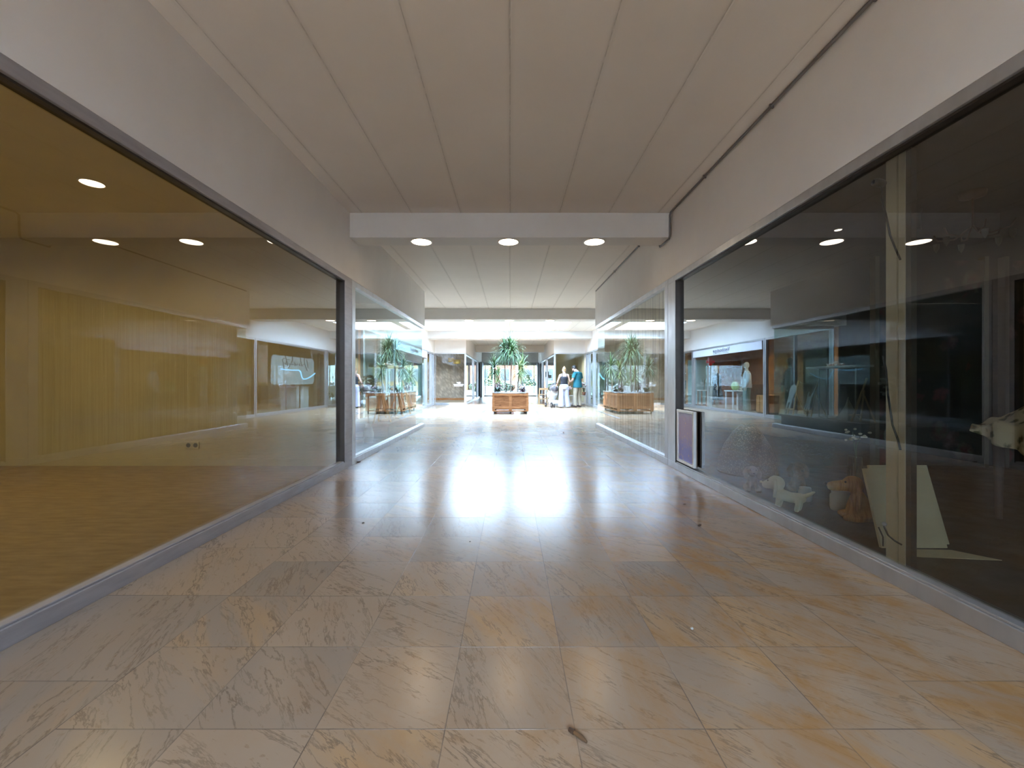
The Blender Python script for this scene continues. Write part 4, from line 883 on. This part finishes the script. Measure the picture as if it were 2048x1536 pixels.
for x, z, r, lab in ((-1.55, 1.38, .07, 'round dark sticker on the left exit pane'), (1.28, 1.42, .11, 'square dark sticker on the right exit pane')):
    o = MB().box(x-r, x+r, 30.048, 30.053, z-r, z+r).build('door_sticker', MT['grey']) if r > .1 else MB().cyl((x, 30.048, z), (x, 30.053, z), r, n=20).build('door_sticker', MT['grey']); tag(o, lab, 'sticker')

# ------------------------------------------------------------------ curtain in the second right window
rnd = random.Random(5); mb = MB(); ys = []; y = 5.5
while y < 9.75: ys.append(y); y += rnd.uniform(.018, .05)
vs = []
for i, y in enumerate(ys):
    x = 2.20 + (.028 if i % 2 else -.012)*rnd.uniform(.5, 1.2)
    vs += [(x, y, .03), (x, y+.003*math.sin(i), 1.2), (x, y, 2.40)]
mb.add(vs, [q for i in range(len(ys)-1) for q in ((i*3, i*3+3, i*3+4, i*3+1), (i*3+1, i*3+4, i*3+5, i*3+2))], False)
e = thing('curtain', 'pale pleated string curtain behind the second right window', 'curtain'); mb.build('drape', curtain_mat('sheer_curtain', (.80, .75, .60)), e)
MB().box(2.17, 2.26, 5.45, 9.75, 2.40, 2.45).build('curtain_rail', MT['white'], e)
def branchy(label, loc, seed, m='hood'):
    return bushy('dried_bouquet', label, loc, .22, .45, 50, m, seed, .02, .12)

# ------------------------------------------------------------------ left corner shop display (mirrored in the right window)
e = thing('display_platform', 'low blue-grey platform inside the second left window', 'platform', (-2.62, 8.68, .012))
MB().box(-.42, .42, -1.12, 1.12, 0, .26).build('body', MT['platform'], e, .004); MB().box(-.45, .45, -1.15, 1.15, .26, .30).build('top', MT['platform'], e, .004)
PZ = .312
def easel(label, x, y, rz, h=.78, name='easel'):
    e = thing(name, label, 'easel', (x, y, PZ), rz, 'small display easels in the left corner shop')
    for s in (-1, 1): MB().bar((.02, s*.14, 0), (-.10, s*.03, h*.72), .022).build('leg', MT['pine'], e)
    MB().bar((-.30, 0, 0), (-.09, 0, h*.7), .022).build('leg', MT['pine'], e)
    MB().bar((.06, 0, .08), (-.16, 0, h), .026).build('mast', MT['pine'], e)
    MB().box(-.01, .055, -.15, .15, .12, .14).build('ledge', MT['pine'], e); return e
easel('small pine easel at the far end of the left shop platform', -2.3, 9.6, .2); easel('small pine easel holding the cat-shaped board', -2.34, 9.05, .35); easel('empty pine easel at the near end of the left shop platform', -2.36, 7.85, 1.2, .82)
def board(name, label, o, poly, rz, tilt=.22):
    ob = MB().prism(poly, (0, 0, 0), (0, 1, 0), (0, 0, 1), .018).build(name, MT['offwhite'], loc=o); ob.rotation_euler = (0, -tilt, rz); return tag(ob, label, 'cut-out')
def blob(c, r, n=14, a0=0, a1=2*PI): return [(c[0]+r[0]*math.cos(a0+(a1-a0)*i/n), c[1]+r[1]*math.sin(a0+(a1-a0)*i/n)) for i in range(n+(0 if abs(a1-a0) > 6.2 else 1))]
sheep = [(-.10, 0), (-.05, 0), (-.04, .14), (.04, .14), (.05, 0), (.10, 0), (.11, .22)] + blob((-.02, .40), (.15, .16), 16, -.6, 3.6) + [(-.12, .2)]
board('painted_cutout', 'rounded white animal cut-out on the far easel', (-2.24, 9.6, PZ+.14), sheep, .2)
cat = [(-.14, 0), (-.09, 0), (-.06, .12), (.0, .12), (.04, 0), (.12, 0), (.10, .2), (.05, .33), (-.02, .42), (-.10, .50), (-.15, .52), (-.14, .44), (-.07, .36), (-.02, .30), (.08, .34), (.13, .42), (.16, .40), (.12, .30), (-.1, .28), (-.17, .12)]
cat = [(-.17, 0), (-.12, .0), (-.10, .10), (-.04, .0), (.02, 0), (.04, .11), (.10, 0), (.15, 0), (.13, .20), (.16, .30), (.15, .40), (.10, .39), (.08, .30), (-.04, .30), (-.14, .40), (-.20, .44), (-.19, .36), (-.12, .28), (-.15, .16)]
board('painted_cutout', 'pale cat-shaped cut-out on the second easel', (-2.275, 9.05, PZ+.14), cat, .35)
e = thing('display_shelf', 'pale shelf on thin metal posts above the left shop platform', 'shelf', (-2.46, 8.45, PZ))
MB().box(-.17, .17, -.66, .66, 1.03, 1.07).build('board', MT['white'], e, .004)
for x, y in ((.12, .12), (-.12, .12), (0, -.45), (0, .5)): MB().cyl((x, y, 0), (x, y, 1.03), .012, n=8).lathe([(0, 0), (.06, 0), (.06, .012), (0, .014)], (x, y, 0), 14).build('post', MT['alu'], e)
e = thing('folded_card', 'white folded card standing on the left shop platform', 'card', (-2.36, 8.22, PZ)); MB().prism([(0, 0), (.36, 0), (.22, .10), (.06, .30), (0, .46)], (0, -.18, 0), (0, 1, 0), (0, 0, 1), .02).build('card', MT['offwhite'], e)
MB().prism([(0, 0), (.22, 0), (0, .42)], (0, -.18, 0), (-1, 0, 0), (0, 0, 1), .015).build('support', MT['offwhite'], e)
def cluster(name, label, loc, r, n, size, m, seed, cat='flowers', stand=None):
    rnd = random.Random(seed); e = thing(name, label, cat, loc); b = MB()
    for i in range(n):
        a, t = rnd.uniform(0, 2*PI), rnd.uniform(-1, 1); q = math.sqrt(1-t*t)
        c = Vector((math.cos(a)*q*r[0], math.sin(a)*q*r[1], r[2]*t))
        for j in range(4): b.ell(c + Vector((math.cos(j*1.57)*size*.8, math.sin(j*1.57)*size*.8, rnd.uniform(-.5, .5)*size)), (size, size, size*.5), 6, 4)
    b.build('blossom', MT[m], e)
    if stand: MB().tube([(0, 0, -r[2]*.6), (0, 0, stand)], .012, 8).lathe([(0, 0), (.08, 0), (.09, .16), (.05, .3), (.055, .34), (.045, .34), (0, .1)], (0, 0, stand), 18).build('vase', MT['pale'], e)
    return e
cluster('hydrangea_bouquet', 'blue-white flower bouquet standing near the pillar', (-2.45, 7.25, 1.0), (.14, .17, .17), 34, .032, 'hydra', 61, stand=-.988)
e = cluster('small_flowers', 'small pale flowers on the shelf above the left shop platform', (-2.46, 8.5, PZ+1.115), (.06, .22, .035), 12, .018, 'flower', 62)
mb = MB()
for k in range(6): mb.lathe([(0, 0), (.02, 0), (.022, .04), (0, .05)], (.0, -.2+k*.08, -.045), 10)
mb.build('pot', MT['terra'], e)

# ------------------------------------------------------------------ right shop contents
FZ = .012
e = thing('pillar_post', 'flat putty-coloured post behind the right window joint', 'post', (0, 0, FZ))
MB().prism([(0, 0), (.20, 0), (.20, BEAM-FZ-.002), (0, BEAM-FZ-.002)], (2.215, 2.31, 0), (.06, .18, 0), (0, 0, 1), -.03).build('post', MT['post'], e, .003)
MB().box(2.13, 2.16, 2.225, 2.255, 0, 2.30).build('channel', MT['dalu'], e)
e = thing('hanging_lamp', 'black lamp with pill-shaped base and dangling cord beside the post', 'lamp', (0, 0, 0))
q0 = P(1758, 366, 2.42)
MB().tube([q0 + Vector((-.045, -.03, -.01)), q0, q0 + Vector((.045, .03, .01))], [.022, .024, .022], 14, round_ends=True).build('base', MT['black'], e)
MB().tube([q0, P(1764, 380, 2.4), P(1764, 400, 2.36), P(1772, 430, 2.34), P(1780, 470, 2.32), P(1792, 500, 2.3), P(1801, 520, 2.29)], .005, 6).build('cord', MT['black'], e)
e = thing('power_cord', 'black cord running down the front of the putty post', 'cord', (0, 0, 0))
MB().tube([P(1766, 712, 2.36), P(1772, 740, 2.36), P(1776, 790, 2.35), P(1785, 850, 2.33), P(1796, 880, 2.3), P(1801, 900, 2.29)], .0055, 6).build('cord', MT['black'], e)
e = thing('gooseneck_lamp', 'black gooseneck spotlight behind the glass right of the post', 'lamp', (0, 0, 0))
MB().tube([P(1806, 370, 2.6), P(1818, 374, 2.6), P(1826, 388, 2.6), P(1827, 402, 2.6), P(1821, 416, 2.6)], .016, 10).build('arm', MT['black'], e)
MB().tube([P(1828, 418, 2.6), P(1820, 436, 2.6)], .042, 14).build('joint', MT['black'], e)
MB().tube([P(1819, 432, 2.6), P(1816, 464, 2.6)], [.05, .062], 18).build('head', MT['black'], e)
e = thing('socket_cord', 'short black cords plugged in at the foot of the putty post', 'cord', (0, 0, 0))
MB().tube([P(1768, 1052, 2.34), P(1776, 1070, 2.32), P(1790, 1082, 2.3), P(1804, 1090, 2.28)], .005, 6).build('cord', MT['black'], e)
MB().tube([P(1757, 1054, 2.40), P(1766, 1074, 2.38), P(1766, 1092, 2.40)], .004, 6).build('cord', MT['black'], e)
MB().ell(P(1769, 1048, 2.34), (.012, .012, .012)).build('plug', MT['alu'], e)
def leaning(label, bl, br, tl, tr_, th):
    bl, br, tl, tr_ = map(Vector, (bl, br, tl, tr_)); n = (br-bl).cross(tl-bl).normalized()*th
    o = MB().add([bl, br, tr_, tl, bl+n, br+n, tr_+n, tl+n], [(3,2,1,0),(4,5,6,7),(0,1,5,4),(1,2,6,5),(2,3,7,6),(3,0,4,7)]).build('leaning_board', MT['card'], bevel=.002); return tag(o, label, 'board', 'cream boards leaning in the dark shop')
leaning('cream board leaning at the front, left edge showing past the post', (2.36, 2.66, FZ), (2.78, 2.66, FZ), (2.365, 2.80, .49), (2.785, 2.80, .49), -.02)
leaning('cream board leaning behind the front one, right edge showing', (2.46, 2.72, FZ), (2.855, 2.72, FZ), (2.45, 2.86, .50), (2.845, 2.86, .50), -.02)
o = MB().prism([(0, 0), (.36, -.02), (.50, -.17), (.05, -.12)], (2.40, 2.64, FZ+.002), (1, 0, 0), (0, 1, 0), .003).build('loose_card', MT['card']); tag(o, 'loose cream card lying on the floor before the leaning boards', 'card')
def dog(name, label, loc, rz, m, k, sit=False, vox=.008, muzzle=1.0, ears=1.0, big=1.0):
    e = thing(name, label, 'dog figure', loc, rz); b = MB(); S = lambda *p: Vector(p)*k
    if sit:
        b.tube([S(-.10, 0, .10), S(-.03, 0, .22), S(.02, 0, .38)], [(.12*k, .12*k), (.12*k, .11*k), (.075*k, .075*k)], 14, round_ends=True)
        hc = S(.06, 0, .50)
        for s in (-1, 1):
            b.tube([S(.03, s*.06, .34), S(.08, s*.08, .18), S(.10, s*.08, .04)], [.045*k, .04*k, .04*k], 10, round_ends=True); b.tube([S(.08, s*.08, .03), S(.16, s*.085, .03)], .035*k, 10, round_ends=True)
            b.tube([S(-.10, s*.11, .09), S(.05, s*.15, .06), S(.17, s*.14, .045)], [.07*k, .06*k, .042*k], 10, round_ends=True)
    else:
        b.tube([S(-.17, 0, .27), S(0, 0, .25), S(.2, 0, .28)], [.105*k, .11*k, .12*k], 14, round_ends=True)
        b.tube([S(.2, 0, .3), S(.27, 0, .44)], [.09*k, .085*k], 12); hc = S(.27, 0, .50)
        for x in (-.15, .2):
            for s in (-1, 1): b.tube([S(x, s*.065, .24), S(x+.01, s*.07, .12), S(x+.03, s*.07, .03)], [.06*k, .05*k, .048*k], 10, round_ends=True)
        b.tube([S(-.23, 0, .32), S(-.33, 0, .38), S(-.40, 0, .44)], [.045*k, .04*k, .025*k], 8, round_ends=True)
    kb, k = k, k*big
    b.ell(hc, (.125*k, .115*k, .12*k)); b.tube([hc + S(.06, 0, -.02), hc + S(.12+.1*muzzle, 0, -.05)], [.085*k, .068*k], 12, round_ends=True)
    fuse(b.build('body', MT[m], e), vox, 4)
    for s in (-1, 1):
        er = MB(); er.tube([hc + S(-.02, s*.10, .06), hc + S(-.04, s*.145, -.06), hc + S(-.02, s*.14, -.14*ears-.04)], [(.02*k, .04*k), (.022*k, .065*k), (.018*k, .045*k)], 10, round_ends=True); er.build('ear', MT[m], e)
        MB().ell(hc + S(.10, s*.06, .035), (.014*k,)*3, 8, 6).build('eye', MT['black'], e)
    MB().ell(hc + S(.20+.1*muzzle, 0, -.02), (.022*k, .03*k, .02*k), 8, 6).build('nose', MT['black' if m != 'creamdog' else m], e); return e
dog('felt_dog', 'cream standing toy dog close to the right window glass', (2.32, 3.46, FZ), PI*.72, 'creamdog', .40, False, .006, .25, big=1.3)
dog('corduroy_dog', 'tan corduroy toy dog sitting with a long muzzle and ears', (2.66, 3.20, FZ), PI*.86, 'cord', .54, True, .007, 1.2, 2.0)
dog('plush_dog', 'dusty pink plush dog sitting below the wicker lampshade', (2.34, 4.05, FZ), -PI*.62, 'pinkdog', .40, True, .007, .3)
dog('plush_dog', 'dark brown plush dog sitting behind the cream toy dog', (2.78, 4.05, FZ), -PI*.6, 'brownplush', .46, True, .007, .3)
for x, y, s, lab in ((2.62, 3.72, .09, 'small glass-topped jar between the cream dog and the corduroy dog'), (2.72, 3.45, .12, 'cloudy glass jar left of the corduroy dog')):
    e = thing('storage_jar', lab, 'jar', (x, y, FZ)); MB().lathe([(0, 0), (s*.55, 0), (s*.6, s*.2), (s*.6, s), (s*.5, s*1.15), (s*.5, s*1.2), (0, s*1.2)], n=20).build('vessel', MT['pale'], e); MB().lathe([(s*.52, s*1.2), (s*.5, s*1.32), (0, s*1.36)], n=20).build('lid', MT['alu'], e)
e = thing('wicker_lampshade', 'large bell-shaped wicker lampshade on the floor behind the painting', 'lampshade', (2.76, 4.88, FZ))
MB().lathe([(.30, 0), (.31, .02), (.30, .15), (.24, .32), (.15, .47), (.07, .55), (.05, .57), (.04, .57), (.06, .53), (.22, .32), (.285, .12), (.29, 0)], n=40).build('woven_shade', MT['wicker'], e); MB().lathe([(.31, 0), (.32, .012), (.31, .025), (.30, .012), (.31, 0)], n=40).build('rim', MT['wicker'], e)
e = thing('flower_vase', 'tall glass vase with white flower spray behind the corduroy dog', 'flowers', (2.98, 3.62, FZ))
MB().lathe([(0, 0), (.06, 0), (.065, .02), (.05, .4), (.06, .42), (.05, .42), (.04, .05), (0, .04)], n=18).build('vase', MT['smoke'], e)
MB().tube([(0, 0, .05), (.01, 0, .4), (-.02, .0, .62)], .004, 6).tube([(0, 0, .05), (.03, .02, .5), (.07, .03, .58)], .004, 6).build('stem', MT['dleaf'], e)
b = MB(); rnd = random.Random(9)
for i in range(18): b.ell((rnd.uniform(-.09, .09), rnd.uniform(-.06, .06), .60+rnd.uniform(-.05, .05)), (rnd.uniform(.008, .018), rnd.uniform(.008, .018), .009), 7, 5)
b.build('blossom', MT['dish'], e)
# table with cloth at the right edge
TX, TY = 4.18, 3.02
e = thing('side_table', 'wooden table with floral cloth at the right edge of the dark shop', 'table', (TX, TY, FZ))
MB().box(-.47, .47, -.29, .29, .66, .70).build('tabletop', MT['brown'], e, .006); MB().box(-.42, .42, -.25, .25, .56, .66).build('apron', MT['brown'], e)
for x in (-.4, .4):
    for y in (-.22, .22): MB().tube([(x, y, 0), (x, y, .3), (x, y, .58)], [.02, .026, .034], 10).build('leg', MT['hood'], e)
n, m_ = 54, 34; vs = []
for i in range(n+1):
    for j in range(m_+1):
        u, v = -.68+1.14*i/n, -.31+.62*j/m_; x = u
        z = .725 + .25*math.exp(-((u+.16)**2/.035+(v-.04)**2/.05)) + .012*math.sin(u*23+v*9) + .010*math.sin(v*31+u*7) + .010*math.sin(u*41-v*27)
        if u < -.48:
            hang = (-.48-u)*(.55+.45*math.cos(v*5+.6)); z -= hang; x = -.49 - .10*(-.48-u) + .022*math.sin(v*34)*min(1, (-.48-u)*12)
        vs.append((x, v, max(.45, z)))
cl = MB().add(vs, [(i*(m_+1)+j, (i+1)*(m_+1)+j, (i+1)*(m_+1)+j+1, i*(m_+1)+j+1) for i in range(n) for j in range(m_)], True).build('floral_cloth', MT['floralcloth'], loc=(TX, TY, FZ+.006))
so = cl.modifiers.new('solid', 'SOLIDIFY'); so.thickness = .006; tag(cl, 'crumpled cream floral cloth heaped over the table edge', 'cloth')
e = thing('pleated_shade', 'cream lampshade resting on the floral cloth', 'lampshade', (TX-.10, TY-.06, FZ+.95)); MB().lathe([(.15, 0), (.19, .02), (.215, .06), (.222, .10), (.215, .14), (.19, .18), (.15, .21), (.10, .225), (.09, .22), (.18, .17), (.20, .1), (.14, .012), (.15, 0)], n=48).build('lamp_shade', MT['dish'], e); MB().lathe([(.10, .222), (.03, .235), (0, .236)], n=16).build('fitter', MT['alu'], e)
e = thing('driftwood', 'pale forked driftwood branch on a dark basket at the right edge', 'branch', (3.72, 2.35, FZ))
MB().lathe([(0, 0), (.24, 0), (.28, .22), (.25, .22), (0, .18)], n=20).build('basket', MT['darkwall'], e)
MB().tube([(-.42, .05, .37), (-.2, 0, .35), (0, 0, .31), (.25, -.05, .30)], [.02, .022, .02, .012], 8).tube([(-.15, 0, .345), (.02, .06, .38), (.14, .08, .37)], [.02, .018, .01], 8).tube([(0, 0, .31), (0, 0, .2)], .02, 8).build('branch', MT['dish'], e)
# chandelier and dark floral panels
cq = P(1945, 385, 4.0)
e = thing('chandelier', 'faint chandelier hanging from the dark shop ceiling', 'chandelier', (cq.x, cq.y, BEAM-.42))
MB().lathe([(0, .42), (.10, .42), (.09, .37), (0, .35)], n=18).build('canopy', MT['brown'], e); MB().cyl((0, 0, .1), (0, 0, .36), .008, n=8).build('stem', MT['brown'], e)
for k in range(6):
    a = k*PI/3; ar = MB().tube([(0, 0, .10), (.12*math.cos(a), .12*math.sin(a), .0), (.24*math.cos(a), .24*math.sin(a), .02), (.27*math.cos(a), .27*math.sin(a), .08)], .008, 6).build('arm', MT['brown'], e)
    MB().lathe([(0, 0), (.025, .0), (.02, -.05), (0, -.09)], (.25*math.cos(a), .25*math.sin(a), -.01), 8).build('crystal', MT['darkceil'], ar)
for k, (x, y, w) in enumerate(((5.2, 5.20, 1.3), (6.7, 5.20, 1.1))):
    e = thing('wallpaper_panel', ('nearer', 'deeper')[k]+' dark floral panel on the end wall of the dark shop', 'panel', (x, y, FZ)); MB().box(-w/2, w/2, -.03, .03, .02, 2.55).build('panel', MT['floralwall'], e); MB().box(-w/2-.05, -w/2, -.04, .04, 0, 2.6).box(w/2, w/2+.05, -.04, .04, 0, 2.6).build('frame', MT['darkceil'], e)
e = thing('double_socket', 'white double wall socket low on the cream end wall', 'socket', (-3.99, 5.268, .27)); MB().box(-.085, .085, -.012, 0, -.045, .045).build('plate', MT['cream'], e, .004)
for x in (-.045, .045): MB().cyl((x, -.014, 0), (x, -.011, 0), .028, n=16).build('outlet', MT['grey'], e)

# ------------------------------------------------------------------ street beyond the doors
struct('ground', MB().box(-60, 60, 30.4, 90, -.25, -.02), MT['pave'], 'bright paving outside the exit', 'ground')
struct('ground', MB().box(-60, 60, -40, Y0, -.25, -.02), MT['pave'])
def house(label, x0, x1, y, h, m, rows, cols):
    e = thing('building', label, 'building', ((x0+x1)/2, y, -.02)); w = x1-x0
    MB().box(-w/2, w/2, 0, 8, 0, h).build('walls', MT[m], e); MB().box(-w/2-.2, w/2+.2, -.2, 8.2, h, h+.35).build('roof', MT['terra'], e)
    for r in range(rows):
        for c_ in range(cols):
            x = -w/2 + w*(c_+.5)/cols; z = 1.2 + r*3
            wd = MB().box(x-.6, x+.6, -.08, .02, z-.08, z+1.5).build('window', MT['wfac'], e); MB().box(x-.5, x+.5, -.1, -.07, z, z+1.42).build('pane', MT['winglass'], wd)
    return e
house('yellow rendered house across the street, left of the exit axis', -9, -2.4, 52, 6.5, 'yfac', 2, 4); house('orange rendered house across the street, middle', -1.9, .7, 51, 7, 'ofac', 2, 1)
house('narrow ochre house across the street, right of the orange one', 1.2, 3.4, 53, 7.5, 'yfac', 2, 1); house('white rendered house across the street, far right', 4.0, 12, 52, 6.8, 'wfac', 2, 4)
for k, (x0, x1) in enumerate(((-7, -.9), (1.0, 7))):
    o = MB().box(x0, x1, 41, 41.3, -.02, .62).build('garden_wall', MT['wfac'], bevel=.03); tag(o, ('left', 'right')[k]+' low white wall along the street', 'wall')
for k, x in enumerate((-3.1, -1.5, 1.3, 2.9)):
    o = MB().lathe([(0, 0), (.09, 0), (.08, .75), (.09, .78), (.06, .88), (0, .9)], n=16).build('bollard', MT['grey'], loc=(x, 37.5, -.02)); tag(o, ('first', 'second', 'third', 'fourth')[k]+' grey bollard from the left outside the exit', 'bollard', 'bollards on the pavement')
for k, (x, y, r, h) in enumerate(((-2.6, 44, .9, 1.3), (-.6, 45, .8, 1.0), (1.9, 44, .9, 1.5), (3.4, 43, .8, 2.6))):
    rnd = random.Random(70+k); e = thing('garden_shrub', ('rounded shrub left of the exit axis', 'low shrub on the exit axis', 'rounded shrub right of the exit axis', 'tall shrub at the right of the exit view')[k]+' across the street', 'shrub', (x, y, -.02))
    lf = MB()
    for i in range(260):
        a, t = rnd.uniform(0, 2*PI), rnd.uniform(-1, 1); q = math.sqrt(1-t*t)*rnd.uniform(.7, 1); lf.ell((math.cos(a)*q*r, math.sin(a)*q*r, h*.55+t*h*.5), (.13, .13, .08), 5, 3)
    lf.build('foliage', MT['hedge'], e); MB().cyl((0, 0, 0), (0, 0, h*.6), .06, n=8).build('trunk', MT['trunk'], e)

# ------------------------------------------------------------------ light
wd = bpy.data.worlds.new('sky'); SC.world = wd; wd.use_nodes = True
bg = wd.node_tree.nodes['Background']; bg.inputs[0].default_value = (.50, .725, 1.0, 1); bg.inputs[1].default_value = 21.0
d = Vector((-.18, .82, -1.0)).normalized()
sun = lamp('SUN', 'sun', (0, -10, 30), 10.0, (1, .96, .91), angle=.0095); sun.rotation_euler = d.to_track_quat('-Z', 'Y').to_euler()
def portal(name, loc, rot, sx, sy):
    o = lamp('AREA', name, loc, 1, (1, 1, 1), rot, shape='RECTANGLE', size=sx, size_y=sy); o.data.cycles.is_portal = True
for xa, xb in ((-SKX, -SKM), (SKM, SKX)):
    for ya, yb in ((SKY[0], SKY[1]), (SKY[2], SKY[3])): portal('skylight_portal', ((xa+xb)/2, (ya+yb)/2, 3.53), (0, 0, 0), xb-xa, yb-ya)
portal('exit_portal', (0, 30.06, 1.2), (-PI/2, 0, 0), 2*W, 2.3)
portal('rear_portal', (0, (RY[0]+RY[1])/2, 3.53), (0, 0, 0), 2*RX, RY[1]-RY[0])

# ------------------------------------------------------------------ camera and colour
cam = bpy.data.cameras.new('camera'); co = bpy.data.objects.new('camera', cam); COL.objects.link(co)
co.location = (0, 0, H); co.rotation_euler = (PI/2, 0, 0)
cam.sensor_width = 36; cam.lens = 36*F/2048; cam.shift_x = (1024-CX)/2048; cam.shift_y = -(768-CY)/2048; cam.clip_start = .05; cam.clip_end = 300
SC.camera = co
vs_ = SC.view_settings; SC.display_settings.display_device = 'sRGB'
vs_.view_transform = 'Standard'; vs_.look = 'None'; vs_.gamma = 1; vs_.use_curve_mapping = False; vs_.exposure = 1.68
cy = SC.cycles
cy.max_bounces = 14; cy.diffuse_bounces = 6; cy.glossy_bounces = 6; cy.transparent_max_bounces = 32; cy.transmission_bounces = 8
cy.caustics_reflective = False; cy.caustics_refractive = False; cy.sample_clamp_indirect = 8.0
cy.use_denoising = True
